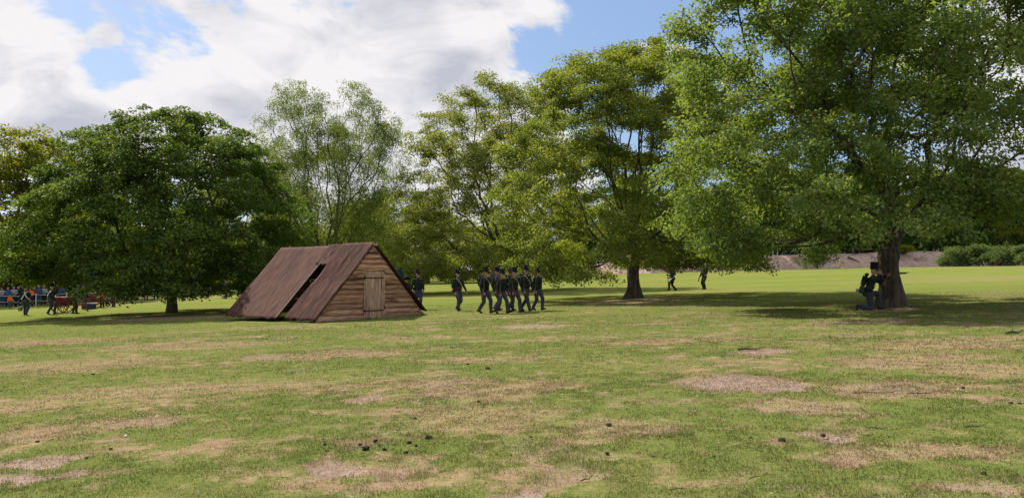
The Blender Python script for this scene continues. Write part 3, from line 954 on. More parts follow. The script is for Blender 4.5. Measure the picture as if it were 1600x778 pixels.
DX0, DX1, DZ = -0.42, 0.50, 1.86
gable = obj('gable_backing', MB().add([(-hw + 0.08, 0.03, 0.02), (hw - 0.08, 0.03, 0.02), (0, 0.03, HH - 0.12), (-hw + 0.08, 0.06, 0.02), (hw - 0.08, 0.06, 0.02), (0, 0.06, HH - 0.12)],
                                      [(0, 1, 2), (5, 4, 3), (0, 3, 4, 1), (1, 4, 5, 2), (2, 5, 3, 0)]).mesh('gable_backing', PLANK), hut)
rngp = np.random.default_rng(4)
z = -0.02; i = 0
while z < HH - 0.12:
    h = float(rngp.uniform(0.165, 0.215)); z1 = min(z + h + 0.03, HH - 0.03)
    if z < DZ - 0.02:
        plank('plank', 0, DX0 - 0.012, z, z1, 100 + i, True, False, hut, PLANK)
        plank('plank', DX1 + 0.012, 0, z - (0.02 if i % 3 else 0), z1, 200 + i, False, True, hut, PLANK)
    else:
        plank('plank', 0, 0, z, z1, 100 + i, True, True, hut, PLANK)
    z += h; i += 1
door = obj('door', MB().box(((DX0 + DX1) / 2, -0.035, DZ / 2), (DX1 - DX0 - 0.03, 0.02, DZ - 0.03)).mesh('door', DOORW), hut)
dw = (DX1 - DX0 - 0.03) / 6
for k in range(6):
    x = DX0 + 0.015 + dw * (k + 0.5)
    MB().box((x, -0.062, DZ / 2 + 0.01 * math.sin(k * 2.3)), (dw - 0.008, 0.026, DZ - 0.02), bevel=0.006).build('door_plank', DOORW, door)
for zc in (0.30, 1.58):
    MB().box(((DX0 + DX1) / 2 - 0.06, -0.082, zc), (DX1 - DX0 + 0.06, 0.010, 0.042), bevel=0.003).tube([(DX0 - 0.03, -0.085, zc - 0.05), (DX0 - 0.03, -0.085, zc + 0.05)], 0.02).build('strap_hinge', IRON, door)
MB().box(((DX0 + DX1) / 2, -0.06, DZ + 0.035), (DX1 - DX0 + 0.14, 0.05, 0.05), bevel=0.008).build('door_lintel', PLANK, hut)
MB().box((DX0 - 0.02, -0.055, DZ / 2), (0.03, 0.05, DZ), bevel=0.006).build('door_jamb', PLANK, hut)
MB().box((DX1 + 0.02, -0.055, DZ / 2), (0.05, 0.05, DZ), bevel=0.006).build('door_jamb', PLANK, hut)
# back gable boards
for k in range(9):
    z0 = 0.02 + k * 0.30
    if z0 > HH - 0.35: break
    w0 = edge_x(z0 + 0.27) - 0.04
    MB().box((0, HL - 0.12, z0 + 0.135), (2 * w0, 0.03, 0.262)).build('back_plank', PLANK, hut)
MB().add([(-hw + 0.1, HL - 0.09, 0.0), (hw - 0.1, HL - 0.09, 0.0), (0, HL - 0.09, HH - 0.1), (-hw + 0.1, HL - 0.05, 0.0), (hw - 0.1, HL - 0.05, 0.0), (0, HL - 0.05, HH - 0.1)],
         [(0, 1, 2), (5, 4, 3), (0, 3, 4, 1), (1, 4, 5, 2), (2, 5, 3, 0)]).build('back_backing', PLANK, hut)
# rafters, ridge
for s in (-1, 1):
    for y in (0.12, 1.75, 2.75, 4.2, 5.6, HL - 0.2):
        MB().tube([(s * (hw - 0.10), y, 0.0), (s * 0.04, y, HH - 0.10)], 0.045, 7).build('rafter', POLE_SHADE, hut)
    for zc in (0.75, 1.5, 2.2):
        MB().tube([(s * (edge_x(zc) - 0.13), 0.1, zc), (s * (edge_x(zc) - 0.13), HL - 0.1, zc)], 0.028, 6).build('purlin', POLE_SHADE, hut)
MB().tube([(0, -0.22, HH + 0.0), (0.01, 2.2, HH - 0.02), (0, 4.5, HH - 0.03), (0.0, HL + 0.12, HH - 0.02)], [0.04, 0.045, 0.04, 0.035], 8).build('ridge_pole', POLE, hut)


def mat_sheet(name, side, y0f, y1f, s0, s1, seed, lift, mat, period=0.13, amp=0.016):
    """roof matting with ribs running down the slope; s: 0 at the eave, 1 at the ridge"""
    rng = np.random.default_rng(seed)
    ny = int(abs(y1f(0.5) - y0f(0.5)) / 0.034) + 2; ns = 30
    S = np.linspace(s0, s1, ns); U = np.linspace(0, 1, ny)
    nx_, nz_ = HH / math.hypot(HH, hw), hw / math.hypot(HH, hw)
    front = []; back = []
    for s in S:
        a, b = y0f(s), y1f(s)
        y = a + (b - a) * U
        rib = amp * (np.abs(np.sin(y * math.pi / period + 0.5 * np.sin(s * 5 + seed))) - 0.5)
        rib = rib + 0.028 * (fbm(y * 1.3, np.full_like(y, s * 3.0), seed, 3) - 0.5) + 0.020 * (fbm(y * 7, np.full_like(y, s * 4), seed + 3, 3) - 0.5)
        seam = 0.016 * math.exp(-((s - 0.47) / 0.012) ** 2)
        sagg = -0.05 * math.sin(math.pi * (s - s0) / (s1 - s0)) * np.sin(np.pi * U)
        off = lift + rib + seam + sagg + 0.02 * (s < 0.46)
        ej = 0.045 * (fbm(y * 5, np.zeros_like(y), seed + 9, 2) - 0.5) if s == S[0] else 0
        ss_ = s + ej
        x = side * (hw * (1 - ss_) + 0.03) + side * nx_ * off
        zc = HH * ss_ + nz_ * off + slope_w * side * hw * (1 - ss_)
        yj = y + 0.02 * (fbm(np.full_like(y, s * 14), U * 0, seed + 5, 2) - 0.5)
        front.append(np.column_stack([x, yj, zc])); back.append(np.column_stack([x - side * nx_ * 0.03, yj, zc - nz_ * 0.03]))
    V = np.concatenate(front + back); idx = np.arange(ns * ny).reshape(ns, ny); m = ns * ny
    f = np.stack([idx[:-1, :-1], idx[:-1, 1:], idx[1:, 1:], idx[1:, :-1]], -1).reshape(-1, 4)
    rim = np.concatenate([idx[0], idx[1:, -1], idx[-1, -2::-1], idx[-2:0:-1, 0]])
    fr = np.stack([rim, np.roll(rim, -1), np.roll(rim, -1) + m, rim + m], -1)
    if side < 0: f = f[:, ::-1]
    return obj(name, mesh_np(name, V, [f, f[:, ::-1] + m, fr], [mat], True), hut)


mat_sheet('roof_matting', -1, lambda s: 2.53 - 0.40 * max(0, s - 0.74) / 0.26, lambda s: HL + 0.12, 0.0, 1.0, 3, 0.05, MAT, 0.20, 0.016)
mat_sheet('roof_matting', -1, lambda s: -0.17, lambda s: 1.86 + 0.05 * math.sin(s * 9), 0.0, 1.015, 6, 0.095, MAT, 0.15, 0.040)
mat_sheet('roof_patch', -1, lambda s: 1.5, lambda s: 2.95 - 0.15 * s, 0.735, 1.01, 12, 0.075, MAT, 0.15, 0.03)
mat_sheet('roof_matting', 1, lambda s: -0.17, lambda s: HL + 0.12, 0.035, 1.0, 9, 0.05, MAT, 0.14, 0.018)
for y, s0, s1 in ((2.51, 0.0, 0.80),):
    MB().tube([(-(hw * (1 - s0) + 0.05), y, HH * s0 + 0.06), (-(hw * (1 - s1) + 0.05), y, HH * s1 + 0.06)], 0.016, 6).build('edge_batten', POLE, hut)
MB().box((0.0, -0.20, HH + 0.035), (0.22, 0.05, 0.035), bevel=0.006).build('ridge_cap', POLE, hut)

# ------------------------------------------------------------------ people
def cloth(name, c, rough=0.9):
    return surf(name, tuple(k * 0.75 for k in c), tuple(min(1, k * 1.25) for k in c), 9, rough, bump=0.6, detail=5, bump_dist=0.03, spec=0.15)


SKIN = surf('skin', (0.42, 0.24, 0.17), (0.54, 0.33, 0.25), 12, 0.6, bump=0.05)
GREEN = cloth('rifle_green_cloth', (0.020, 0.030, 0.024))
GREY = cloth('grey_blue_cloth', (0.058, 0.058, 0.080))
NAVY = cloth('navy_cloth', (0.018, 0.021, 0.036))
BLACK = cloth('black_leather', (0.016, 0.015, 0.015), 0.5)
FELT = cloth('black_felt', (0.014, 0.014, 0.016), 0.8)
WHITE = cloth('white_leather', (0.62, 0.61, 0.58), 0.7)
BUFF = cloth('buff_strap', (0.42, 0.36, 0.28), 0.8)
REDC = cloth('red_collar', (0.26, 0.05, 0.045))
HAIR_D = cloth('dark_hair', (0.035, 0.022, 0.016), 0.6)
HAIR_G = cloth('grey_hair', (0.32, 0.30, 0.28), 0.7)
HAIR_F = cloth('fair_hair', (0.28, 0.19, 0.10), 0.7)
EYE_M = cloth('eye_dark', (0.03, 0.02, 0.018), 0.4)
ORANGE = cloth('orange_jacket', (0.75, 0.16, 0.03))
BROWN = cloth('brown_cloth', (0.075, 0.052, 0.042))
TAN = cloth('tan_cloth', (0.33, 0.26, 0.18))
BLUE = cloth('blue_cloth', (0.055, 0.085, 0.17))
LGREY = cloth('light_grey_cloth', (0.34, 0.34, 0.36))
MAROON = cloth('maroon_cloth', (0.17, 0.035, 0.04))
WCLOTH = cloth('white_cloth', (0.70, 0.70, 0.70))
STEEL = surf('barrel_steel', (0.05, 0.048, 0.046), (0.12, 0.11, 0.10), 14, 0.4, metallic=0.7, bump=0.05)
WALNUT = surf('walnut_stock', (0.075, 0.036, 0.020), (0.16, 0.085, 0.048), 12, 0.5, (1, 1, 0.2))


def ik(a, c, l1, l2, pole):
    """middle joint of a two-part limb from a to c, bending towards pole"""
    a = Vector(a); c = Vector(c)
    d = c - a; L = d.length
    if L > (l1 + l2) * 0.995:
        c = a + d * ((l1 + l2) * 0.995 / L); d = c - a; L = d.length
    u = d / L
    q = (l1 * l1 - l2 * l2 + L * L) / (2 * L)
    h = math.sqrt(max(0, l1 * l1 - q * q))
    p = Vector(pole) - u * Vector(pole).dot(u)
    return a + u * q + p.normalized() * h, c


def capsule(a, b, r0, r1, seg=10):
    a = np.array(a, float); b = np.array(b, float)
    d = b - a; L = np.linalg.norm(d)
    t = d / L if L > 1e-6 else np.array((0, 0, 1.0))
    u = np.cross(t, (0.9, 0.1, 0.3) if abs(t[0]) < 0.8 else (0, 1, 0)); u /= np.linalg.norm(u); w = np.cross(t, u)
    an = np.arange(seg) * 2 * math.pi / seg
    ring = np.outer(np.cos(an), u) + np.outer(np.sin(an), w)
    V = [(a - t * r0)[None]]
    for e in (-60, -25, 0): V.append(a + t * r0 * math.sin(R(e)) + ring * r0 * math.cos(R(e)))
    for e in (0, 25, 60): V.append(b + t * r1 * math.sin(R(e)) + ring * r1 * math.cos(R(e)))
    V.append((b + t * r1)[None])
    V = np.concatenate(V)
    T = [(0, 1 + (k + 1) % seg, 1 + k) for k in range(seg)]
    for j in range(5):
        for k in range(seg):
            p, q = 1 + j * seg + k, 1 + j * seg + (k + 1) % seg
            T += [(p, q, q + seg), (p, q + seg, p + seg)]
    e = len(V) - 1; s0 = 1 + 5 * seg
    T += [(e, s0 + k, s0 + (k + 1) % seg) for k in range(seg)]
    return V, np.array(T)


ZONES = ('skin', 'coat', 'trouser', 'boot', 'eye', 'collar')


def body(pose, voxel=0.014, fingers=True):
    """one continuous figure, facing +Y, feet at z = 0; returns the mesh and the frame of the upper body"""
    P = dict(pelvis=(0, 0, 0.93), lean=(0, 0, 0), head=(0, 0, 0), footL=(-0.10, 0, 0.075), footR=(0.10, 0, 0.075), toeL=(-0.15, 1, -0.22), toeR=(0.15, 1, -0.22),
             kneeL=(-0.1, 1, 0.1), kneeR=(0.1, 1, 0.1), handL=(-0.26, 0.03, 0.80), handR=(0.26, 0.03, 0.80), elbL=(-0.5, -1, 0), elbR=(0.5, -1, 0), gripL=(0, 0.1, -1), gripR=(0, 0.1, -1), belly=0.0)
    P.update(pose)
    pv = Vector(P['pelvis'])
    from mathutils import Euler
    M = Matrix.Translation(pv) @ Euler([R(k) for k in P['lean']], 'XYZ').to_matrix().to_4x4() @ Matrix.Translation((0, 0, -0.93))
    U = lambda x, y, z: M @ Vector((x, y, z))
    H = M @ Matrix.Translation((0, 0.0, 1.52)) @ Euler([R(k) for k in P['head']], 'XYZ').to_matrix().to_4x4() @ Matrix.Translation((0, 0, -1.52))
    HD = lambda x, y, z: H @ Vector((x, y, z))
    caps = []

    def c(a, b, r0, r1, z): caps.append((Vector(a), Vector(b), r0, r1, z))
    for s in (-1, 1):
        c(U(s * 0.075, 0, 0.99), U(s * 0.07, 0.005, 1.12), 0.118, 0.118, 'coat')
        c(U(s * 0.07, 0.005, 1.12), U(s * 0.085, 0.0, 1.31), 0.118, 0.128, 'coat')
        c(U(s * 0.06, -0.01, 1.36), U(s * 0.165, -0.01, 1.405), 0.084, 0.072, 'coat')
        c(pv + Vector((s * 0.075, -0.015, -0.01)), pv + Vector((s * 0.07, -0.01, 0.05)), 0.115, 0.112, 'coat' if P.get('longcoat') else 'trouser')
    if P['belly']:
        c(U(0, 0.06, 1.08), U(0, 0.06, 1.16), 0.10 + P['belly'], 0.10 + P['belly'], 'coat')
    c(U(0, -0.005, 1.42), U(0, 0.0, 1.485), 0.066, 0.060, 'collar')
    c(U(0, 0.0, 1.47), HD(0, 0.012, 1.56), 0.052, 0.052, 'skin')
    c(HD(0, -0.012, 1.635), HD(0, 0.0, 1.665), 0.090, 0.088, 'skin')
    c(HD(0, 0.03, 1.58), HD(0, 0.045, 1.555), 0.062, 0.042, 'skin')
    c(HD(0, 0.035, 1.62), HD(0, 0.03, 1.66), 0.066, 0.062, 'skin')
    c(HD(0, 0.093, 1.635), HD(0, 0.113, 1.600), 0.011, 0.016, 'skin')
    c(HD(-0.014, 0.088, 1.567), HD(0.014, 0.088, 1.567), 0.010, 0.010, 'collar')
    for s in (-1, 1):
        c(HD(s * 0.090, -0.01, 1.60), HD(s * 0.092, -0.015, 1.64), 0.014, 0.019, 'skin')
        c(HD(s * 0.033, 0.083, 1.634), HD(s * 0.036, 0.082, 1.634), 0.014, 0.014, 'eye')
    for s, k in ((-1, 'L'), (1, 'R')):
        hip = pv + Vector((s * 0.092, 0, -0.01))
        kn, an = ik(hip, P['foot' + k], 0.44, 0.43, P['knee' + k])
        c(hip, hip.lerp(kn, 0.5), 0.112, 0.100, 'trouser'); c(hip.lerp(kn, 0.5), kn, 0.100, 0.082, 'trouser')
        cf = kn.lerp(an, 0.35) + Vector((0, -0.012, 0))
        c(kn, cf, 0.080, 0.078, 'trouser'); c(cf, an + (kn - an).normalized() * 0.06, 0.078, 0.070, 'trouser')
        td = Vector(P['toe' + k]).normalized()
        side = Vector((td.y, -td.x, 0)).normalized() * 0.014
        heel = an - td * 0.035 + Vector((0, 0, -0.02))
        c(an + (kn - an).normalized() * 0.05, heel, 0.047, 0.044, 'boot')
        for q in (-1, 1): c(heel + side * q * 0.6, an + td * 0.185 + side * q, 0.042, 0.032, 'boot')
        sh = U(s * 0.185, -0.012, 1.395)
        el, wr = ik(sh, P['hand' + k], 0.30, 0.27, P['elb' + k])
        c(sh, el, 0.072, 0.060, 'coat'); c(el, el.lerp(wr, 0.3), 0.060, 0.056, 'coat'); c(el.lerp(wr, 0.3), wr, 0.056, 0.043, 'coat')
        gd = Vector(P['grip' + k]).normalized()
        ac = gd.cross(Vector((s, 0.15, 0))).normalized()       # across the knuckles
        if ac.length < 0.1: ac = Vector((0, 1, 0))
        pn = gd.cross(ac).normalized()
        if pn.x * s > 0: pn = -pn                               # palm side looks inwards
        for q in (-1, 1): c(wr + ac * q * 0.012, wr + gd * 0.075 + ac * q * 0.026, 0.022, 0.017, 'skin')
        if fingers:
            for q, ln in ((-1.5, 0.88), (-0.5, 1.0), (0.5, 0.95), (1.5, 0.75)):
                k0 = wr + gd * 0.082 + ac * q * 0.021
                k1 = k0 + gd * 0.036 * ln + pn * 0.014 + ac * q * 0.003
                k2 = k1 + gd * 0.022 * ln + pn * 0.026
                c(k0, k1, 0.0105, 0.0098, 'skin'); c(k1, k2, 0.0098, 0.0085, 'skin')
            th = wr + gd * 0.025 - ac * 0.030 * (1 if ac.y < 0 else -1)
            t1 = th + gd * 0.035 - ac * 0.022 * (1 if ac.y < 0 else -1) + pn * 0.010
            c(wr + gd * 0.015, th, 0.016, 0.014, 'skin'); c(th, t1, 0.0135, 0.011, 'skin'); c(t1, t1 + gd * 0.026 + pn * 0.012, 0.011, 0.009, 'skin')
        P['wrist' + k] = wr
    if P.get('longcoat'):
        for s in (-1, 1):
            c(pv + Vector((s * 0.08, -0.02, 0)), pv + Vector((s * 0.11, -0.03, -0.33)), 0.125, 0.13, 'coat')
    VV = []; FF = []; nv = 0
    for a, b, r0, r1, z_ in caps:
        v, t_ = capsule(a, b, r0, r1)
        VV.append(v); FF.append(t_ + nv); nv += len(v)
    src = bpy.data.objects.new('tmp_body', mesh_np('tmp_body', np.concatenate(VV), [np.concatenate(FF)]))
    col.objects.link(src)
    m = src.modifiers.new('r', 'REMESH'); m.mode = 'VOXEL'; m.voxel_size = voxel; m.use_smooth_shade = True
    sm = src.modifiers.new('s', 'SMOOTH'); sm.factor = 0.5; sm.iterations = 1
    dg = bpy.context.evaluated_depsgraph_get()
    me = bpy.data.meshes.new_from_object(src.evaluated_get(dg))
    bpy.data.objects.remove(src)
    n = len(me.polygons)
    ce = np.zeros(n * 3, np.float32); me.polygons.foreach_get('center', ce); ce = ce.reshape(-1, 3)
    best = np.full(n, 1e9); zi = np.zeros(n, np.int32)
    for a, b, r0, r1, z_ in caps:
        a_ = np.array(a); ab = np.array(b) - a_; L2 = max(1e-9, ab @ ab)
        t_ = np.clip(((ce - a_) @ ab) / L2, 0, 1)
        d = np.linalg.norm(ce - (a_ + t_[:, None] * ab), axis=1) - (r0 + (r1 - r0) * t_)
        if z_ == 'eye': d = d - 0.004
        w = d < best
        best[w] = d[w]; zi[w] = ZONES.index(z_)
    me.materials.clear()
    for _ in ZONES: me.materials.append(None)
    me.polygons.foreach_set('material_index', zi)
    me.polygons.foreach_set('use_smooth', np.ones(n, bool))
    me.name = 'body'
    me.update()
    return me, M, H, P


def add_body(root, me, mats):
    o = obj('body', me, root)
    for i, mt in enumerate(mats):
        o.material_slots[i].link = 'OBJECT'
        o.material_slots[i].material = mt
    return o


def put(mb, Mx):
    mb.v = [tuple(Mx @ Vector(p)) for p in mb.v]
    return mb


def shako(root, H, plume=GREEN, badge=LGREY, tall=0.185, cover=FELT):
    s = put(MB().lathe([(0.060, 1.70), (0.100, 1.692), (0.108, 1.692), (0.107, 1.72), (0.108, 1.692 + tall * 0.6), (0.113, 1.692 + tall), (0.110, 1.697 + tall), (0.02, 1.692 + tall * 0.97)], (0, -0.012, 0), 18, 0.96, 1.08), H).build('shako', cover, root, True)
    vs = []; n = 11
    for k in range(n):
        a = R(10 + 160 * k / (n - 1))
        for r_, dz in ((0.100, 0.006), (0.165, -0.022), (0.165, -0.030), (0.100, -0.004)):
            vs.append((math.cos(a) * min(r_, 0.118 if abs(math.cos(a)) > 0.9 else r_), -0.012 + math.sin(a) * r_ * 1.05, 1.700 + dz))
    fs = []
    for k in range(n - 1):
        for j in range(4):
            fs.append((k * 4 + j, k * 4 + (j + 1) % 4, (k + 1) * 4 + (j + 1) % 4, (k + 1) * 4 + j))
    put(MB().add(vs, fs), H).build('peak', BLACK, s)
    put(MB().lathe([(0.010, -0.02), (0.026, 0.01), (0.030, 0.04), (0.020, 0.075), (0.004, 0.09)], (0, 0.108, 1.692 + tall), 9), H).build('plume', plume, s, True)
    put(MB().lathe([(0.004, -0.006), (0.024, -0.004), (0.024, 0.004), (0.004, 0.006)], (0, 0, 0), 10), H @ Matrix.Translation((0, 0.108, 1.692 + tall * 0.6)) @ Matrix.Rotation(R(90), 4, 'X')).build('badge', badge, s)
    return s


def hair(root, H, mat, long=0.0):
    vs = []; fs = []; n = 14; m = 7
    for j in range(m):
        e = R(88 - j * (88 + 22) / (m - 1))
        for k in range(n):
            a = 2 * math.pi * k / n
            front = max(0, math.sin(a))
            zz_ = math.sin(e) * 0.098
            if front > 0.2: zz_ = max(zz_, 0.035 * front)
            else: zz_ -= long * (j / (m - 1)) ** 2
            rr = 0.100 * max(0.02, math.cos(e) if e > 0 else 1.0)
            vs.append((math.cos(a) * rr, -0.01 + math.sin(a) * rr * 1.12, 1.655 + zz_))
    for j in range(m - 1):
        for k in range(n):
            fs.append((j * n + k, j * n + (k + 1) % n, (j + 1) * n + (k + 1) % n, (j + 1) * n + k))
    fs.append(tuple(range(n)))
    return put(MB().add(vs, fs), H).build('hair', mat, root, True)


def brim_hat(root, H, mat):
    return put(MB().lathe([(0.17, 1.690), (0.172, 1.697), (0.105, 1.703), (0.100, 1.76), (0.085, 1.79), (0.02, 1.795)], (0, -0.01, 0), 16), H).build('hat', mat, root, True)


def bicorne(root, H):
    vs = []; n = 15
    for k in range(n):
        u = -1 + 2 * k / (n - 1)
        x = u * 0.23; h = 0.19 * (1 - abs(u) ** 1.8) + 0.02; w = 0.105 * (1 - u * u) ** 0.5 + 0.012
        vs += [(x, -w, 1.675), (x, -w * 0.35, 1.675 + h), (x, w * 0.35, 1.675 + h * 0.95), (x, w, 1.675)]
    fs = []
    for k in range(n - 1):
        for j in range(4):
            fs.append((k * 4 + j, k * 4 + (j + 1) % 4, (k + 1) * 4 + (j + 1) % 4, (k + 1) * 4 + j))
    fs += [(0, 1, 2, 3), tuple((n - 1) * 4 + j for j in (3, 2, 1, 0))]
    return put(MB().add(vs, fs), H).build('bicorne_hat', FELT, root, True)


def strap(root, M, side, mat, name='cross_belt', wide=0.030, out=0.0):
    """belt over one shoulder to the other hip; a flat closed band"""
    vs = []; n = 30
    for k in range(n):
        a = 2 * math.pi * k / n
        ca, sa = math.cos(a), math.sin(a)
        top = (ca + 1) / 2
        x = side * (0.108 * ca - 0.075 + 0.10 * top * 0.4)
        dep = 0.148 + 0.012 * math.sin(math.pi * top) - 0.05 * top ** 4 + out
        y = sa * dep - 0.005
        z_ = 0.985 + 0.475 * top ** 0.92
        nrm = Vector((side * ca * 0.4, sa, 0.5 * max(0, top - 0.7))).normalized()
        along = Vector((-side * sa * 0.108, ca * dep, -sa * 0.23)).normalized()
        w = nrm.cross(along).normalized() * wide * 0.5
        p = Vector((x - side * 0.012 * (1 - top), y, z_))
        if ca < -0.9: p.x = side * -0.210
        for q, o_ in ((-1, 0), (1, 0), (1, 0.008), (-1, 0.008)):
            vs.append(M @ (p + w * q + nrm * o_))
    fs = []
    for k in range(n):
        k2 = (k + 1) % n
        for j in range(4):
            fs.append((k * 4 + j, k * 4 + (j + 1) % 4, k2 * 4 + (j + 1) % 4, k2 * 4 + j))
    return MB().add(vs, fs).build(name, mat, root, True)


def waist_belt(root, M, mat):
    vs = []; n = 24
    for k in range(n):
        a = 2 * math.pi * k / n
        for rr, dz in ((0, -0.025), (0, 0.025), (0.009, 0.025), (0.009, -0.025)):
            vs.append(M @ Vector((math.cos(a) * (0.200 + rr), math.sin(a) * (0.134 + rr), 1.035 + dz)))
    fs = [(k * 4 + j, k * 4 + (j + 1) % 4, ((k + 1) % n) * 4 + (j + 1) % 4, ((k + 1) % n) * 4 + j) for k in range(n) for j in range(4)]
    return MB().add(vs, fs).build('waist_belt', mat, root, True)


def knapsack(root, M, roll=GREY):
    k = put(MB().box((0, -0.195, 1.27), (0.34, 0.13, 0.33), bevel=0.035), M).build('knapsack', BLACK, root)
    put(MB().box((0, -0.268, 1.33), (0.33, 0.014, 0.19), bevel=0.005), M).build('flap', BLACK, k)
    put(MB().tube([(-0.21, -0.185, 1.475), (-0.2, -0.185, 1.475), (0.2, -0.185, 1.475), (0.21, -0.185, 1.475)], [0.03, 0.055, 0.055, 0.03], 12), M).build('blanket_roll', roll, k, True)
    for x in (-0.1, 0.1):
        put(MB().box((x, -0.277, 1.26), (0.025, 0.008, 0.28)), M).build('buckle_strap', BUFF, k)
    return k


def pouch(root, M, x=-0.21, y=-0.10, z=0.93, mat=WCLOTH, name='haversack', s=(0.10, 0.24, 0.22)):
    return put(MB().box((x, y, z), s, bevel=0.035), M).build(name, mat, root)


def rifle(butt, muzzle, roll, label, group=None):
    """flintlock rifle standing from its butt to its muzzle"""
    b = Vector(butt); d = (Vector(muzzle) - b).normalized()
    root = empty('rifle', b)
    q = d.to_track_quat('Z', 'Y')
    root.rotation_mode = 'QUATERNION'
    from mathutils import Quaternion
    root.rotation_quaternion = q @ Quaternion((0, 0, 1), roll)
    tag(root, label, 'rifle', group)
    prof = [(0.0, 0.035, 0.075), (0.02, 0.020, 0.062), (0.12, 0.018, 0.052), (0.24, 0.018, 0.034), (0.31, 0.018, 0.014), (0.36, 0.020, 0.008), (0.46, 0.020, 0.005), (0.75, 0.017, 0.004), (0.98, 0.014, 0.006), (1.08, 0.013, 0.008)]
    vs = []
    for z_, hw_, drop_ in prof:
        top_ = -0.002 - drop_ * 0.9 if z_ < 0.36 else 0.004
        low = top_ - (0.10 if z_ < 0.05 else max(0.034, 0.098 - z_ * 0.20))
        vs += [(-hw_, top_, z_), (hw_, top_, z_), (hw_, low, z_), (-hw_, low, z_)]
    fs = [(i * 4 + j, i * 4 + (j + 1) % 4, (i + 1) * 4 + (j + 1) % 4, (i + 1) * 4 + j) for i in range(len(prof) - 1) for j in range(4)]
    fs += [(3, 2, 1, 0), tuple((len(prof) - 1) * 4 + j for j in range(4))]
    MB().add(vs, fs).build('stock', WALNUT, root)
    MB().tube([(0, 0.012, 0.36), (0, 0.012, 0.8), (0, 0.012, 1.19)], [0.015, 0.0125, 0.011], 8).build('barrel', STEEL, root)
    MB().box((0.022, 0.0, 0.40), (0.012, 0.035, 0.12), bevel=0.004).tube([(0.025, 0.01, 0.36), (0.027, 0.045, 0.35), (0.027, 0.055, 0.375)], 0.006, 5).build('lock', STEEL, root)
    MB().tube([(0, -0.03, 0.34), (0, -0.065, 0.37), (0, -0.065, 0.42), (0, -0.032, 0.46)], 0.005, 5).build('trigger_guard', STEEL, root)
    MB().tube([(0, -0.036, 0.55), (0, -0.036, 1.14)], 0.004, 5).build('ramrod', STEEL, root)
    return root


def person(x, y, face, pose, mats, label, group=None, voxel=0.014, scale=1.0, fingers=True, z=None, mesh=None):
    root = empty('person', (x, y, (GZ(x, y) if z is None else z) - 0.012), R(face - 90))
    root.scale = (scale,) * 3
    tag(root, label, 'person', group)
    me, M, H, P = mesh if mesh else body(pose, voxel, fingers)
    add_body(root, me, mats)
    Wm = Matrix.Translation(root.location) @ Matrix.Rotation(R(face - 90), 4, 'Z') @ Matrix.Scale(scale, 4)
    return root, M, H, P, Wm


RIFLEMAN = (SKIN, GREEN, GREY, BLACK, EYE_M, GREEN)
RIFLE_RED = (SKIN, GREEN, GREY, BLACK, EYE_M, REDC)


def march_pose(ph, stride=0.30, hold=True, lean=4, swing=0.22, look=0):
    """ph +1: left leg forward; -1: right leg forward"""
    f = dict(pelvis=(0, 0, 0.905), lean=(-lean, 0, 4 * ph), head=(2, 0, look))
    a, b = ('L', 'R') if ph > 0 else ('R', 'L')
    sx = {'L': -0.09, 'R': 0.09}
    f['foot' + a] = (sx[a], stride, 0.085); f['toe' + a] = (sx[a], 1, 0.10)
    f['foot' + b] = (sx[b], -stride, 0.135); f['toe' + b] = (sx[b] * 0.6, 1, -0.62)
    f['handL'] = (-0.27, -swing * ph + 0.06, 0.83); f['gripL'] = (0.05, 0.25 - 0.3 * ph, -1)
    if hold:
        f['handR'] = (0.265, 0.115, 0.84); f['gripR'] = (-0.1, 0.55, -0.6); f['elbR'] = (0.7, -1, 0)
    else:
        f['handR'] = (0.27, swing * ph + 0.06, 0.83)
    return f


MARCH = 'riflemen marching in a group'
RIFG = 'rifles carried upright by the marching riflemen'
#        px   py  phase stride swing look  face  scale knapsack strap label rifle-label
ROWS = (
    (757.5, 489.5, 1, 0.24, 0.10, 10, -38, 1.02, True, 'leftmost rifleman of the marching group with black knapsack on his back', 'rifle carried by the leftmost marching rifleman'),
    (776, 486.0, -1, 0.20, 0.14, 8, -40, 1.02, True, 'rear-rank rifleman half hidden behind the second front marcher', 'rifle of the rear-rank marcher second from the left'),
    (783.5, 490.0, 1, 0.27, 0.12, -6, -42, 0.96, True, 'shorter rifleman in the front rank with his rifle upright at his shoulder', 'rifle of the shorter front-rank marcher'),
    (797, 486.5, -1, 0.22, 0.14, 0, -40, 0.97, False, 'rear-rank rifleman almost hidden in the middle of the marching group', 'rifle of the almost hidden middle marcher'),
    (803, 488.4, 1, 0.25, 0.15, 4, -40, 0.99, True, 'rifleman in the middle of the front rank with pale shoulder strap', 'rifle of the middle front-rank marcher'),
    (821, 486.2, -1, 0.34, 0.12, -4, -46, 1.02, True, 'tall rifleman striding out with bent knee, second from the right', 'rifle of the tall striding marcher'),
    (840, 484.8, 1, 0.20, 0.24, -8, -52, 0.96, False, 'rightmost rifleman of the marching group with left arm swung out', 'rifle of the rightmost marcher'),
)
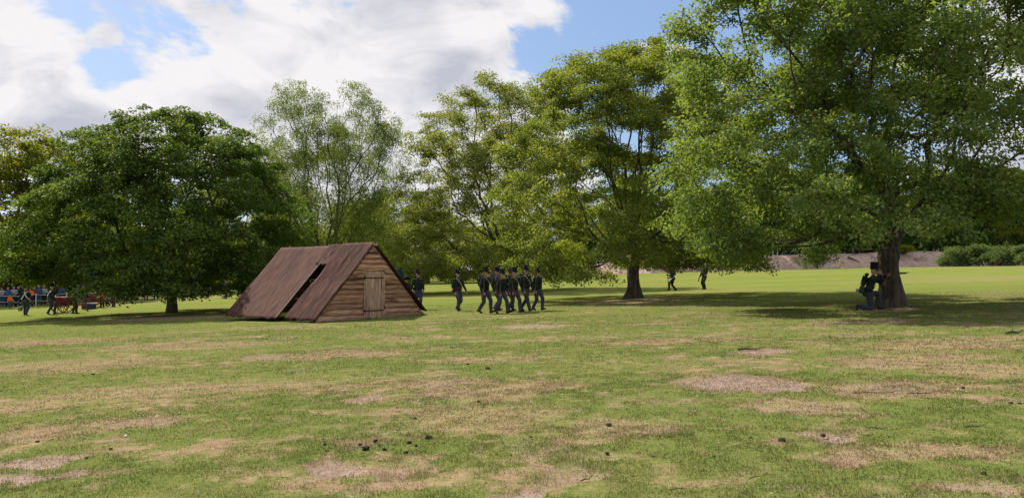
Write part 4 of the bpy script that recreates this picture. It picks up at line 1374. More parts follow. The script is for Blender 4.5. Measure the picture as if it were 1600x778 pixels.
for i, (px, py, ph, st, sw, look, face, sc, pack, lab, rlab) in enumerate(ROWS):
    x, y = ground_at(px, py)
    root, M, H, P, W = person(x, y, face, march_pose(ph, st, True, 3 + (i % 3), sw, look), RIFLE_RED if i in (0, 2, 4) else RIFLEMAN, lab, MARCH, 0.016, sc)
    shako(root, H, plume=FELT if i % 3 == 1 else GREEN, tall=0.17 + 0.012 * (i % 3))
    strap(root, M, 1, BUFF if i in (0, 4, 5) else BLACK, 'shoulder_strap', 0.026)
    strap(root, M, -1, BLACK, 'cross_belt', 0.034, 0.007)
    waist_belt(root, M, BLACK)
    pouch(root, M, 0.0, -0.165, 0.97, BLACK, 'cartridge_pouch', (0.2, 0.08, 0.15))
    if pack: knapsack(root, M)
    if i in (0, 2): pouch(root, M, -0.215, -0.06, 0.90, WCLOTH, 'haversack', (0.08, 0.22, 0.20))
    lean = 0.05 * math.sin(i * 1.9)
    rifle(W @ Vector((0.262, 0.165, 0.66)), W @ Vector((0.225 + lean, 0.115 + 0.04 * math.cos(i * 2.2), 1.85)), R(180), rlab, RIFG)

# the soldier walking on his own left of the group
x, y = ground_at(715, 486)
root, M, H, P, W = person(x, y, -48, march_pose(-1, 0.17, False, 2, 0.10, 14) | dict(handL=(-0.40, 0.10, 0.90), handR=(0.235, 0.12, 0.86)), RIFLEMAN, 'lone soldier walking between the standing man and the marching group', None, 0.016, 1.0)
shako(root, H, tall=0.16)
strap(root, M, 1, BUFF, 'cross_belt', 0.03); waist_belt(root, M, MAROON)
pouch(root, M, 0.22, -0.06, 0.92, WALNUT, 'sabre_pouch', (0.06, 0.12, 0.16))
# the man standing by the hut
x, y = ground_at(653, 484)
root, M, H, P, W = person(x, y, -62, dict(handR=(0.24, 0.10, 0.92), handL=(-0.22, 0.16, 0.95), head=(0, 0, 16), footL=(-0.08, 0.06, 0.075), footR=(0.09, -0.04, 0.075)), RIFLEMAN, 'man in dark green standing upright just right of the hut', None, 0.016, 1.02)
shako(root, H, tall=0.16); waist_belt(root, M, BLACK); strap(root, M, 1, BLACK, 'cross_belt', 0.034)
sc_ = MB().tube([(-0.235, 0.05, 0.98), (-0.26, -0.10, 0.70), (-0.28, -0.26, 0.40)], [0.018, 0.016, 0.010], 7)
put(sc_, M).build('sabre_scabbard', STEEL, root)
# the half hidden man with the furled flag
x, y = ground_at(634, 481)
root, M, H, P, W = person(x, y, -70, dict(pelvis=(0, 0, 0.86), lean=(-14, 0, 0), footL=(-0.12, 0.10, 0.075), footR=(0.12, -0.05, 0.075), handR=(0.24, 0.26, 1.08), handL=(-0.22, 0.22, 0.92)), RIFLEMAN, 'man half hidden behind the right edge of the hut with white crossbelt', None, 0.016, 0.92)
bicorne(root, H); strap(root, M, 1, WHITE, 'cross_belt', 0.05); strap(root, M, -1, BLACK, 'shoulder_strap', 0.03, 0.006)
fx, fy = ground_at(624.5, 481)
fr = empty('furled_flag', (fx, fy, GZ(fx, fy)))
tag(fr, 'furled dark green flag on a pole behind the right edge of the hut', 'flag')
MB().tube([(0, 0, -0.05), (0.0, 0, 1.2), (0.0, 0, 2.12)], 0.016, 7).build('pole', POLE, fr)
TEAL = cloth('teal_flag', (0.012, 0.055, 0.050))
vs = []; n = 14; mm = 12
for j in range(mm):
    u = j / (mm - 1)
    for k in range(n):
        a = 2 * math.pi * k / n
        rr = (0.022 + 0.135 * math.sin(min(1, u * 1.15) * math.pi * 0.62)) * (1 + 0.32 * math.sin(a * 4 + u * 2))
        vs.append((0.02 + math.cos(a) * rr, math.sin(a) * rr * 0.7, 2.10 - 0.92 * u))
fs = [(j * n + k, j * n + (k + 1) % n, (j + 1) * n + (k + 1) % n, (j + 1) * n + k) for j in range(mm - 1) for k in range(n)] + [tuple(range(n)), tuple((mm - 1) * n + k for k in range(n))[::-1]]
MB().add(vs, fs).build('cloth', TEAL, fr, True)

# the kneeling rifleman by the oak
x, y = ground_at(1356, 483.5)
kp = dict(pelvis=(0, 0, 0.52), lean=(-17, 0, -26), head=(6, -10, 22), footL=(-0.12, 0.44, 0.075), toeL=(-0.1, 1, -0.2), kneeL=(-0.1, 0.6, 1), footR=(0.10, -0.40, 0.11), toeR=(0, -0.25, -1), kneeR=(0.05, 1, -0.9),
          handR=(0.12, 0.36, 1.065), elbR=(0.9, -0.2, -0.45), gripR=(-0.3, 1, 0.15), handL=(0.06, 0.56, 1.065), elbL=(-0.5, 0.2, -1), gripL=(0.35, 0.8, 0.45))
root, M, H, P, W = person(x, y, 4, kp, (SKIN, GREEN, GREY, BLACK, EYE_M, GREEN), 'soldier kneeling beside the oak trunk and aiming his rifle to the right', None, 0.0135, 1.06)
shako(root, H, plume=MAROON, tall=0.22)
knapsack(root, M, BLACK); strap(root, M, 1, BLACK, 'cross_belt', 0.036); waist_belt(root, M, BLACK)
pouch(root, M, 0.16, -0.20, 0.99, GREY, 'haversack', (0.17, 0.15, 0.24))
put(MB().lathe([(0.08, -0.05), (0.10, -0.04), (0.10, 0.04), (0.08, 0.05)], (0, 0, 0), 12), M @ Matrix.Translation((0.10, -0.25, 0.93))).build('canteen', BUFF, root, True)
put(MB().tube([(-0.19, 0.05, 0.99), (-0.19, 0.14, 0.78), (-0.18, 0.17, 0.55)], [0.016, 0.014, 0.010], 7), M).build('sword_bayonet', BLACK, root)
rifle(W @ Vector((0.115, 0.19, 1.115)), W @ Vector((0.085, 1.38, 1.155)), R(0), 'rifle aimed to the right by the soldier kneeling at the oak')

# two riflemen far off under the low boughs
for px, py, face, ps, lab, rl in (
        (1051, 454.5, 175, dict(pelvis=(0, -0.05, 0.84), lean=(-20, 0, 0), footL=(-0.12, 0.26, 0.08), footR=(0.12, -0.26, 0.08), handR=(0.20, 0.22, 0.86), handL=(-0.16, 0.34, 1.08), gripR=(-0.5, 1, 0.1), gripL=(0.3, 1, 0.3)), 'distant soldier with bent knees, his upper body hidden by beech leaves', 'rifle of the distant soldier hidden by leaves'),
        (1101, 452.5, 200, dict(pelvis=(0, 0, 0.90), lean=(-14, 0, 10), footL=(-0.20, 0.08, 0.08), footR=(0.20, -0.06, 0.08), handR=(0.20, 0.22, 0.90), handL=(-0.16, 0.32, 1.14), gripR=(-0.5, 1, 0.1), gripL=(0.3, 1, 0.3)), 'distant soldier standing with legs apart right of the beech trunk', 'rifle of the distant soldier standing with legs apart')):
    x, y = ground_at(px, py)
    root, M, H, P, W = person(x, y, face, ps, (SKIN, GREEN, BLACK, BLACK, EYE_M, GREEN), lab, 'distant riflemen on the sunlit field', 0.022, 1.0)
    shako(root, H, tall=0.16); strap(root, M, 1, WHITE, 'cross_belt', 0.035); waist_belt(root, M, BLACK); knapsack(root, M)
    rifle(W @ Vector((0.42, 0.24, 0.68)), W @ Vector((-0.46, 0.44, 1.42)), R(0), rl)

# ------------------------------------------------------------------ gunners and red carts on the left
GUNNER = (SKIN, NAVY, GREY, BLACK, EYE_M, NAVY)
GUN = 'gunners around the red carts'
x, y = ground_at(39.5, 493)
root, M, H, P, W = person(x, y, 100, march_pose(1, 0.12, False, 0, 0.04) | dict(handL=(-0.30, 0.04, 0.80), handR=(0.34, 0.10, 0.86)), GUNNER, 'gunner seen from behind with white crossed belts carrying a bucket', GUN, 0.022, 1.0)
shako(root, H); strap(root, M, 1, WHITE, 'cross_belt', 0.06); strap(root, M, -1, WHITE, 'cross_belt', 0.06, 0.009)
hb = W @ Vector((-0.31, 0.06, 0.70))
bk = empty('bucket', (hb.x, hb.y, hb.z - 0.42)); tag(bk, 'grey metal bucket hanging from the crossbelt gunner\'s left hand', 'bucket')
TIN = surf('zinc', (0.20, 0.22, 0.21), (0.34, 0.36, 0.34), 9, 0.45, metallic=0.5)
MB().lathe([(0.10, 0.0), (0.115, 0.005), (0.150, 0.26), (0.156, 0.265), (0.145, 0.262), (0.108, 0.02), (0.02, 0.018)], n=18).build('pail', TIN, bk, True)
MB().tube([(0.15 * math.cos(a), 0, 0.25 + 0.19 * math.sin(a)) for a in np.linspace(0, math.pi, 13)], 0.007, 6).build('handle', IRON, bk)

x, y = ground_at(79.5, 492)
root, M, H, P, W = person(x, y, 70, march_pose(-1, 0.14, False, 3, 0.05) | dict(handL=(-0.30, 0.16, 0.86)), GUNNER, 'gunner with one white diagonal belt walking beside the nearer red cart', GUN, 0.022, 1.02)
shako(root, H, plume=WHITE, badge=WHITE); strap(root, M, 1, WHITE, 'cross_belt', 0.055)

CRED = surf('dark_red_paint', (0.13, 0.022, 0.020), (0.22, 0.042, 0.036), 7, 0.55, bump=0.15, rand=0.2)


def wheel(root, c, r, mat, axis='y'):
    n = 28; vs = []
    for k in range(n):
        a = 2 * math.pi * k / n
        for rr, dx in ((r, -0.03), (r, 0.03), (r - 0.06, 0.03), (r - 0.06, -0.03)):
            vs.append((c[0] + math.cos(a) * rr, c[1] + dx, c[2] + math.sin(a) * rr))
    fs = [(k * 4 + j, k * 4 + (j + 1) % 4, ((k + 1) % n) * 4 + (j + 1) % 4, ((k + 1) % n) * 4 + j) for k in range(n) for j in range(4)]
    rim = MB().add(vs, fs).build('wheel', mat, root)
    MB().tube([(c[0], c[1] - 0.11, c[2]), (c[0], c[1] - 0.04, c[2]), (c[0], c[1] + 0.04, c[2]), (c[0], c[1] + 0.11, c[2])], [0.05, 0.085, 0.085, 0.05], 12).build('hub', mat, rim)
    for k in range(10):
        a = 2 * math.pi * k / 10
        MB().tube([(c[0] + math.cos(a) * 0.06, c[1], c[2] + math.sin(a) * 0.06), (c[0] + math.cos(a) * (r - 0.05), c[1], c[2] + math.sin(a) * (r - 0.05))], [0.026, 0.020], 6).build('spoke', mat, rim)
    return rim


def hand_cart(px, py, face, L, B, hgt, wr, label):
    x, y = ground_at(px, py)
    root = empty('hand_cart', (x, y, GZ(x, y)), R(face)); tag(root, label, 'cart', 'red artillery carts')
    z0 = wr + 0.02
    bd = MB().box((0, 0, z0 + hgt / 2 + 0.06), (L, B, hgt), bevel=0.02).build('chest', CRED, root)
    MB().box((0, 0, z0 + hgt + 0.085), (L + 0.06, B + 0.06, 0.045), bevel=0.012).build('lid', CRED, bd)
    for sx in (-1, 1):
        MB().box((sx * (L / 2 - 0.05), -B / 2 - 0.008, z0 + hgt / 2 + 0.06), (0.06, 0.012, hgt * 0.98)).build('corner_iron', IRON, bd)
        MB().tube([(sx * L * 0.36, -0.10, z0 + hgt + 0.11), (sx * L * 0.36, 0, z0 + hgt + 0.17), (sx * L * 0.36, 0.10, z0 + hgt + 0.11)], 0.015, 6).build('rope_handle', WHITE, bd)
    for sy in (-1, 1):
        MB().box((0.15, sy * B * 0.30, z0 + 0.02), (L + 0.9, 0.07, 0.08), bevel=0.01).build('side_beam', CRED, root)
        wheel(root, (-0.05, sy * (B / 2 + 0.14), wr), wr, CRED)
    MB().tube([(-0.05, -B / 2 - 0.2, wr), (-0.05, B / 2 + 0.2, wr)], 0.035, 8).build('axle', IRON, root)
    MB().tube([(L / 2 + 0.4, 0, z0), (L / 2 + 0.6, 0, z0 - 0.16), (L / 2 + 0.8, 0, 0.08)], [0.05, 0.045, 0.035], 8).build('drawbar', CRED, root)
    MB().tube([(-L / 2 - 0.1, 0, z0), (-L / 2 - 0.2, 0, 0.0)], 0.03, 6).build('prop', CRED, root)
    return root


hand_cart(99, 489.5, 12, 1.25, 0.75, 0.38, 0.52, 'dark red two-wheeled cart nearest the crossbelt gunners')
hand_cart(147, 481.5, 6, 1.35, 0.8, 0.50, 0.50, 'dark red chest cart farther off, left of the chestnut trunk')
x, y = ground_at(116, 490)
root, M, H, P, W = person(x, y, 30, dict(lean=(-24, 0, 0), pelvis=(0, -0.06, 0.90), handR=(0.2, 0.42, 0.86), handL=(-0.2, 0.44, 0.86), footL=(-0.11, 0.10, 0.075), footR=(0.11, -0.10, 0.075)), (SKIN, BROWN, BROWN, BLACK, EYE_M, BROWN), 'man in dark brown clothes bending at the right of the nearer red cart', GUN, 0.022, 1.0)
brim_hat(root, H, FELT)
x, y = ground_at(130, 484)
root, M, H, P, W = person(x, y, 95, march_pose(1, 0.10, False, 2, 0.05), GUNNER, 'gunner standing between the two red carts', GUN, 0.022, 1.0)
shako(root, H); strap(root, M, 1, WHITE, 'cross_belt', 0.05)
x, y = ground_at(160, 480.5)
root, M, H, P, W = person(x, y, 150, dict(lean=(-16, 0, 0), handR=(0.2, 0.36, 0.95), handL=(-0.22, 0.2, 0.9)), (SKIN, BROWN, BLACK, BLACK, EYE_M, BROWN), 'man in dark clothes leaning at the right end of the farther red cart', GUN, 0.022, 0.98)
brim_hat(root, H, TAN)
x, y = ground_at(169, 479)
root, M, H, P, W = person(x, y, 200, march_pose(-1, 0.12, False, 2, 0.05), (SKIN, TAN, BLACK, BLACK, EYE_M, TAN), 'man in a tan coat next to the tall plumed gunner', GUN, 0.02, 0.96)
hair(root, H, HAIR_D)
x, y = ground_at(178, 479.5)
root, M, H, P, W = person(x, y, 250, dict(footL=(-0.12, 0.05, 0.075)), GUNNER, 'gunner with a white plume standing left of the chestnut trunk', GUN, 0.022, 1.04)
shako(root, H, plume=WHITE, tall=0.2); strap(root, M, 1, MAROON, 'cross_belt', 0.05)
x, y = ground_at(142.5, 483)
tb = empty('tub', (x, y, GZ(x, y))); tag(tb, 'dark blue water tub with white rim in front of the farther cart', 'tub')
MB().lathe([(0.26, 0.0), (0.30, 0.02), (0.36, 0.40), (0.36, 0.42), (0.33, 0.42), (0.28, 0.05), (0.02, 0.045)], n=22).build('bowl', BLUE, tb, True)
MB().lathe([(0.36, 0.40), (0.385, 0.41), (0.385, 0.45), (0.345, 0.45), (0.345, 0.42)], n=22).build('rim', WHITE, tb, True)

# far figures between the chestnut and the hut
FAR = 'distant figures seen under the chestnut boughs'
MID_M = body(dict(footL=(-0.11, 0.10, 0.08), footR=(0.10, -0.08, 0.08), handR=(0.24, 0.16, 0.88)), 0.024, False)
for px, py, face, mats, hat, lab in (
        (306, 463.5, 200, (SKIN, BROWN, BLACK, BLACK, EYE_M, BROWN), 'hair', 'distant figure in dark clothes just right of the chestnut trunk'),
        (353.5, 467, 250, (SKIN, GREY, GREY, BLACK, EYE_M, GREY), 'shako', 'distant figure in grey halfway between chestnut trunk and hut'),
        (379, 463, 230, (SKIN, NAVY, BLACK, BLACK, EYE_M, NAVY), 'shako', 'distant dark figure left of the one in white, beside the hut roof'),
        (385.5, 463, 280, (SKIN, WCLOTH, WCLOTH, BLACK, EYE_M, WCLOTH), 'hair', 'distant figure in white beside the rear edge of the hut'),
        (392, 463, 300, (SKIN, NAVY, GREY, BLACK, EYE_M, NAVY), 'shako', 'distant dark figure partly behind the rear edge of the hut')):
    x, y = ground_at(px, py)
    root, M, H, P, W = person(x, y, face, None, mats, lab, FAR, mesh=MID_M)
    if hat == 'hair': hair(root, H, HAIR_D)
    else: shako(root, H)

# spectators behind the rope
SPEC = 'spectators standing behind the rope'
STAND = body(dict(handR=(0.24, 0.14, 0.92), handL=(-0.2, 0.2, 0.98), footL=(-0.11, 0.04, 0.08), belly=0.03), 0.022, False)
FOLD = body(dict(handR=(0.04, 0.24, 1.18), handL=(-0.06, 0.25, 1.14), gripR=(-1, 0.2, 0), gripL=(1, 0.2, 0), elbR=(1, -0.3, -0.6), elbL=(-1, -0.3, -0.6), footR=(0.14, 0.02, 0.08)), 0.022, False)
POINTM = body(dict(handR=(0.22, 0.42, 1.45), gripR=(0, 1, 0.2), elbR=(0.6, 0, -1), handL=(-0.26, 0.05, 0.82)), 0.022, False)
for i, (px, py, top, low, hd, m_, sc, lab) in enumerate((
        (-8, 481, MAROON, BLACK, HAIR_G, STAND, 1.0, 'spectator in maroon cut by the left edge of the photo'),
        (2, 480, LGREY, BLUE, HAIR_D, FOLD, 1.0, 'spectator in light grey at the left edge behind the rope'),
        (12, 480, BLUE, BLACK, HAIR_G, STAND, 0.98, 'grey-haired spectator in blue behind the orange-clad child'),
        (15.5, 481.5, ORANGE, BLUE, HAIR_F, STAND, 0.62, 'child in a bright orange jacket behind the rope'),
        (21, 479.5, LGREY, BLACK, HAIR_F, FOLD, 1.02, 'fair-haired spectator in light grey behind the bucket'),
        (28, 479, BROWN, BLUE, HAIR_G, STAND, 1.0, 'grey-haired spectator in brown left of the crossbelt gunner'),
        (34.5, 479, BLACK, BLACK, HAIR_F, POINTM, 1.03, 'spectator in black directly behind the crossbelt gunner'),
        (47, 478.5, ORANGE, BLUE, HAIR_D, FOLD, 0.92, 'spectator in orange between the two belted gunners'),
        (53, 478, MAROON, BLACK, HAIR_G, STAND, 0.95, 'spectator in maroon beside the white rope post'),
        (60, 477.5, BLUE, BLUE, TAN, STAND, 1.03, 'spectator in blue with a tan hat right of the rope post'),
        (68, 477, LGREY, BLACK, TAN, FOLD, 1.02, 'spectator in pale grey with a tan hat left of the one-belt gunner'),
        (96, 475.5, BLUE, BLACK, HAIR_D, STAND, 1.0, 'spectator in blue behind the nearer red cart'),
        (122, 474, BROWN, BLUE, HAIR_G, FOLD, 1.0, 'spectator in brown behind the gap between the carts'),
        (188, 470.5, MAROON, BLACK, HAIR_D, STAND, 1.0, 'spectator in maroon right of the plumed gunner'),
        (203, 470, BLACK, BLUE, HAIR_F, FOLD, 1.0, 'spectator in black at the far rope left of the chestnut trunk'),
        (228, 469, LGREY, BLACK, HAIR_G, STAND, 1.0, 'spectator in light grey near the chestnut trunk'),
        (243, 468.5, BLUE, BLACK, HAIR_D, FOLD, 0.97, 'spectator in blue closest to the chestnut trunk'))):
    x, y = ground_at(px, py)
    root, M, H, P, W = person(x, y, -60 + 17 * math.sin(i * 2.1), None, (SKIN, top, low, BLACK, EYE_M, top), lab, SPEC, mesh=m_, scale=sc)
    if hd is TAN: brim_hat(root, H, TAN)
    else: hair(root, H, hd, 0.10 if i % 3 == 1 else 0.0)

rb = empty('rope_barrier', (*ground_at(56, 479.5), 0)); tag(rb, 'white rope barrier on posts in front of the spectators', 'barrier')
o0 = Vector(rb.location)
ropes = [[], []]
for px, py in ((-60, 483.5), (-2, 481.8), (56, 479.5), (104, 477.2), (150, 474.5), (196, 471.8), (244, 469.4)):
    x, y = ground_at(px, py); z = GZ(x, y)
    MB().tube([(x - o0.x, y - o0.y, z - 0.1), (x - o0.x, y - o0.y, z + 1.12), (x - o0.x, y - o0.y, z + 1.15)], [0.035, 0.035, 0.02], 8).build('post', WHITE, rb)
    for k, h in enumerate((0.55, 1.05)): ropes[k].append(Vector((x - o0.x, y - o0.y - 0.04, z + h)))
for pts in ropes:
    line = []
    for a, b in zip(pts[:-1], pts[1:]):
        for q in range(8):
            u = q / 8
            line.append(a.lerp(b, u) - Vector((0, 0, 0.10 * 4 * u * (1 - u))))
    line.append(pts[-1])
    MB().tube(line, 0.016, 5).build('rope', WHITE, rb)

# ------------------------------------------------------------------ on the earth bank
WP = 'white posts on top of the earth bank'
for px, lab in ((1200.5, 'leftmost of the three white posts on the earth bank'), (1207.5, 'middle one of the three white posts on the earth bank'), (1215, 'rightmost of the three white posts on the earth bank')):
    Y = 156; x = (px - 800) / FPX * Y
    pr = empty('white_post', (x, Y, bank_top(x, Y) - 0.25)); tag(pr, lab, 'post', WP)
    MB().box((0, 0, 0.75), (0.22, 0.22, 1.5), bevel=0.03).build('shaft', WCLOTH, pr)
    MB().box((0, 0, 1.54), (0.28, 0.28, 0.08), bevel=0.02).build('cap', WCLOTH, pr)
for px, face, m_, lab in ((1333, 250, FOLD, 'left one of two figures in white on the earth bank'), (1343, 290, POINTM, 'right one of two figures in white on the earth bank')):
    Y = 154.5; x = (px - 800) / FPX * Y
    root, M, H, P, W = person(x, Y, face, None, (SKIN, WCLOTH, WCLOTH, LGREY, EYE_M, WCLOTH), lab, 'two figures in white on the bank', mesh=m_, z=bank_top(x, Y) - 0.05)
    hair(root, H, HAIR_G)
x, y = ground_at(1119, 429)
y = 132.0; x = (1119 - 800) / FPX * y
bn = empty('park_bench', (x, y, GZ(x, y)), R(4)); tag(bn, 'low dark grey bench far off behind the standing distant soldier', 'bench')
SLATE = surf('slate_paint', (0.05, 0.055, 0.065), (0.09, 0.095, 0.11), 8, 0.6)
for k in range(4): MB().box((0, -0.1 + k * 0.13, 0.46), (2.6, 0.11, 0.04), bevel=0.01).build('seat_slat', SLATE, bn)
for k in range(4): MB().box((0, 0.36 + k * 0.03, 0.58 + k * 0.14), (2.6, 0.035, 0.12), bevel=0.01).build('back_slat', SLATE, bn)
for sx in (-1.1, 0, 1.1):
    MB().box((sx, -0.08, 0.22), (0.08, 0.08, 0.45)).box((sx, 0.36, 0.22), (0.08, 0.08, 0.45)).build('leg', SLATE, bn)

# ------------------------------------------------------------------ small things lying on the field
DUNG = surf('dark_clod', (0.010, 0.007, 0.005), (0.040, 0.028, 0.018), 40, 0.95, bump=0.9)

DUNG_B = surf('brown_clod', (0.030, 0.020, 0.014), (0.085, 0.058, 0.040), 40, 0.95, bump=0.9)


def clod(px, py, size, label, group, seed):
    rng = np.random.default_rng(seed)
    x, y = ground_at(px, py)
    import bmesh
    bm = bmesh.new()
    for q in range(3 if size > 0.05 else 2):
        off = Vector((rng.uniform(-0.6, 0.6), rng.uniform(-0.4, 0.4), rng.uniform(0, 0.35))) * size * (q > 0)
        r_ = bmesh.ops.create_icosphere(bm, subdivisions=2, radius=size * (1 if q == 0 else rng.uniform(0.5, 0.8)))
        for v in r_['verts']:
            v.co = Vector((v.co.x * 1.15, v.co.y, v.co.z * 0.75)) * (1 + 0.22 * math.sin(v.co.x * 190 + q + seed) * math.cos(v.co.y * 170 + seed)) + off + Vector((0, 0, size * 0.55))
    me = bpy.data.meshes.new('clod'); bm.to_mesh(me); bm.free()
    me.materials.append(DUNG if seed < 311 else DUNG_B)
    o = obj('clod', me); o.location = (x, y, GZ(x, y) - size * 0.25)
    tag(o, label, 'clod', group)


CL = 'dark clods scattered over the grass in the foreground'
for i, (px, py, s, lab) in enumerate((
        (669.5, 685, 0.042, 'upper right and most upright clod of the foreground scatter'), (571.5, 702.5, 0.042, 'wide dark clod in the middle of the foreground scatter'), (639.5, 692.5, 0.030, 'small round clod left of the upper right one'),
        (601, 703.5, 0.026, 'round brownish clod right of the wide dark clod'), (634, 707.5, 0.026, 'lowest clod of the foreground scatter on the right'), (650, 698, 0.020, 'tiny clod just below the upper right one'),
        (586, 690, 0.026, 'double clod above the wide dark clod'), (562.5, 695.5, 0.022, 'small brown clod just above left of the wide dark clod'), (593, 696.5, 0.016, 'flat crumb between the double clod and the round brownish one'),
        (507, 695.5, 0.020, 'small clod at the left end of the foreground scatter'), (511, 706, 0.020, 'lower clod at the left end of the foreground scatter'),
        (648.5, 655, 0.030, 'flat dark clod far above the foreground scatter'), (621, 638.5, 0.030, 'dark clod beside a pale chip above the scatter'), (748, 628.5, 0.034, 'flat dark clod left of centre on the straw patch'),
        (1222, 689, 0.050, 'large dark clod left of the pinkish bare patch on the right'), (1286, 681.5, 0.040, 'dark clod lying on the pinkish bare patch on the right'), (1173, 685, 0.030, 'brown clod left of the large dark clod on the right'),
        (952, 665, 0.045, 'broad brown clod on straw near the centre of the foreground'), (949, 709, 0.030, 'grey clod in the centre foreground'), (1021, 714.5, 0.022, 'small clod on green grass right of the centre'), (1115, 714, 0.026, 'brown clod below left of the large dark clod'),
        (1579.5, 631.5, 0.040, 'dark clod on the grass close to the right edge'), (1594, 631.5, 0.032, 'dark clod touching the right edge of the photo'), (1505, 606.5, 0.034, 'dark clod on dry grass in the right foreground'), (1537, 741, 0.034, 'flat dark clod in the lower right corner'),
        (829, 683.5, 0.024, 'small dark clod below the centre straw patch'), (58, 691.5, 0.034, 'dark clod in the left foreground'), (173, 702.5, 0.030, 'dark clod near the bare tracks at left'), (135, 716, 0.026, 'dark clod on the rim of the bare tracks at left'), (145, 586, 0.05, 'dark clod on the far left dry grass'),
        (130, 588, 0.04, 'smaller clod left of the far left dark clod'), (762, 577, 0.07, 'dark clod on the faint dark spot beyond the centre'), (731, 570, 0.05, 'bluish dark clod beyond the centre'))):
    clod(px, py, s * (0.74 if i < 11 else 0.56), lab, CL, 300 + i)

STICK = surf('stick', (0.06, 0.045, 0.032), (0.15, 0.115, 0.085), 12, 0.9)
for i, (px, py, L, rz, th, lab) in enumerate((
        (1172, 547.5, 0.45, -12, 0.022, 'short dark broken branch on the bare spot beyond the large bare patch'), (1372, 614, 0.6, 2, 0.006, 'long thin stick in the right middle of the field'), (1442, 615, 0.4, 4, 0.006, 'thin stick right of the longer one'),
        (1525, 667, 0.25, 10, 0.006, 'thin stick in the right foreground'), (1372, 670, 0.2, -20, 0.006, 'thin stick left of the right foreground one'), (1586, 522, 0.45, 15, 0.03, 'dark broken branch at the right edge in the oak shade'), (917, 750, 0.12, 38, 0.006, 'curved dark twig in the centre foreground'),
        (1072, 763, 0.26, 15, 0.003, 'curved twig at the bottom edge right of centre'), (1185, 745, 0.2, 30, 0.003, 'pale curved twig in the right foreground'))):
    x, y = ground_at(px, py)
    o = MB().tube([(-L / 2, 0, th * 0.8), (-L * 0.2, 0.04 * L, th * 1.4), (L * 0.15, -0.03 * L, th * 1.1), (L / 2, 0.02 * L, th * 1.8 + 0.02)], [th, th * 0.9, th * 0.75, th * 0.4], 6).tube([(-L * 0.15, 0.03 * L, th), (0.02 * L, 0.12 * L, th * 3 + 0.03)], [th * 0.5, th * 0.2], 5).build('stick', STICK)
    o.location = (x, y, GZ(x, y)); o.rotation_euler = (0, 0, R(rz)); tag(o, lab, 'stick', 'fallen sticks on the field')
Y = 148.5; x = (1339 - 800) / FPX * Y
o = MB().tube([(-0.9, 0.6, 0.6), (-0.2, 0.25, 0.25), (0.4, -0.05, -0.05), (1.0, -0.4, -0.4)], [0.16, 0.13, 0.10, 0.05], 7).build('fallen_branch', STICK)
yb = float(np.interp(x, bl[:, 0], bl[:, 1]))
o.location = (x, yb + 1.25, GZ(x, yb) + 1.62); tag(o, 'dark branch lying aslant on the earth bank below the figures in white', 'branch')

# pale chips, dead leaves and crumbs strewn over the field: nobody could count them
rng = np.random.default_rng(77)
n = 1500
rr = np.sqrt(rng.uniform(4.6 ** 2, 26 ** 2, n)); aa = rng.uniform(R(-37), R(37), n)
x = rr * np.sin(aa); y = rr * np.cos(aa); z = gz(x, y) + 0.010 + 0.010 * rng.random(n)
s = rng.uniform(0.006, 0.017, n) * (1 + 0.02 * rr); a = rng.uniform(0, 6.28, n)
u = np.column_stack([np.cos(a), np.sin(a), rng.uniform(-0.3, 0.5, n)]) * s[:, None]
w = np.column_stack([-np.sin(a), np.cos(a), rng.uniform(-0.2, 0.6, n)]) * (s * rng.uniform(0.3, 0.8, n))[:, None]
p = np.column_stack([x, y, z])
h = np.array((0, 0, 1.0)) * (s * 0.35)[:, None]
V = np.stack([p - u, p - w, p + u, p + w, p + h], 1).reshape(-1, 3)
b5 = (np.arange(n) * 5)[:, None]
T = np.concatenate([b5 + np.array([k, (k + 1) % 4, 4])[None] for k in range(4)])
lm, t, o_ = new_mat('litter')
ge = nd(t, 'ShaderNodeNewGeometry')
rp = nd(t, 'ShaderNodeValToRGB')
rp.color_ramp.interpolation = 'CONSTANT'
e = rp.color_ramp.elements
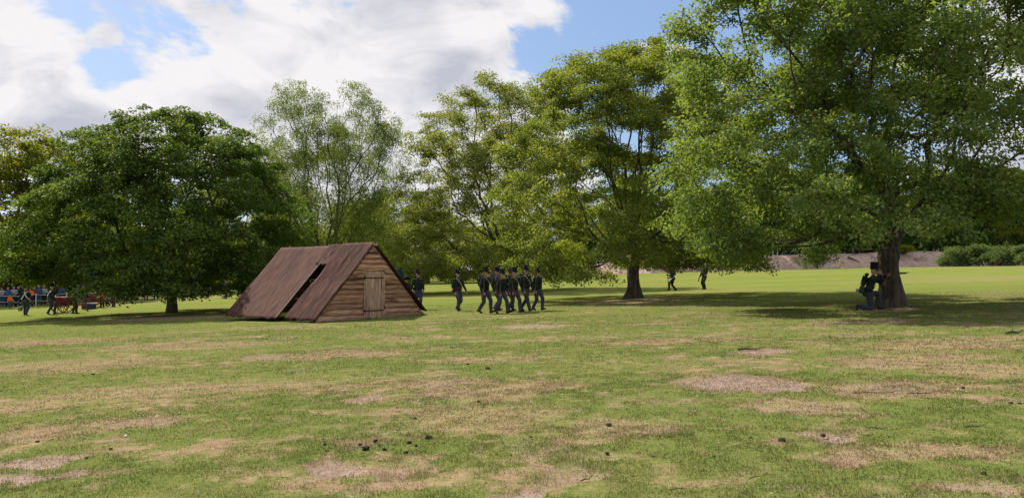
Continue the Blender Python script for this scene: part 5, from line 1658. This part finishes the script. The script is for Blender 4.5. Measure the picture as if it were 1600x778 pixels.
e[0].position = 0; e[0].color = (0.05, 0.032, 0.02, 1); e[1].position = 0.45; e[1].color = (0.15, 0.09, 0.05, 1)
k = e.new(0.75); k.color = (0.32, 0.26, 0.18, 1)
k = e.new(0.88); k.color = (0.55, 0.52, 0.46, 1)
t.links.new(ge.outputs['Random Per Island'], rp.inputs[0])
pb = nd(t, 'ShaderNodeBsdfPrincipled'); pb.inputs['Roughness'].default_value = 0.9
t.links.new(rp.outputs[0], pb.inputs['Base Color']); t.links.new(pb.outputs[0], o_.inputs['Surface'])
tag(obj('litter', mesh_np('litter', V, [T], [lm])), 'pale chips, dead leaves and crumbs strewn over the grass', 'litter', kind='stuff')

# crumbs of soil on the bare places
cx_, cy_ = [], []
for wx_, wy_, rx, ry, b in WORN:
    if b >= 0.7 and math.hypot(wx_, wy_) < 22:
        m = int(420 * rx * ry * 3.1 * (1.4 if math.hypot(wx_, wy_) < 11 else 0.7))
        q = np.sqrt(rng.random(m)); a = rng.uniform(0, 6.28, m)
        cx_.append(wx_ + q * rx * np.cos(a) * 1.15); cy_.append(wy_ + q * ry * np.sin(a) * 1.15)
x = np.concatenate(cx_); y = np.concatenate(cy_); n = len(x)
s = rng.uniform(0.003, 0.006, n) * rng.choice((1, 1, 1, 1, 1.6), n)
dirs = np.array([(1, 0, 0), (-1, 0, 0), (0, 1, 0), (0, -1, 0), (0, 0, 1), (0, 0, -1)], float)
V = (np.column_stack([x, y, gz(x, y) - 0.018 + 0.3 * s])[:, None] + dirs[None] * s[:, None, None] * rng.uniform(0.6, 1.3, (n, 6, 1))).reshape(-1, 3)
T = np.concatenate([(np.arange(n) * 6)[:, None] + np.array(f_)[None] for f_ in ((0, 2, 4), (2, 1, 4), (1, 3, 4), (3, 0, 4), (2, 0, 5), (1, 2, 5), (3, 1, 5), (0, 3, 5))])
SOILM = surf('soil_crumb', (0.20, 0.14, 0.11), (0.34, 0.26, 0.21), 5, 0.95, bump=0)
tag(obj('soil_crumbs', mesh_np('soil_crumbs', V, [T], [SOILM])), 'loose crumbs of soil on the bare patches of the field', 'soil', kind='stuff')
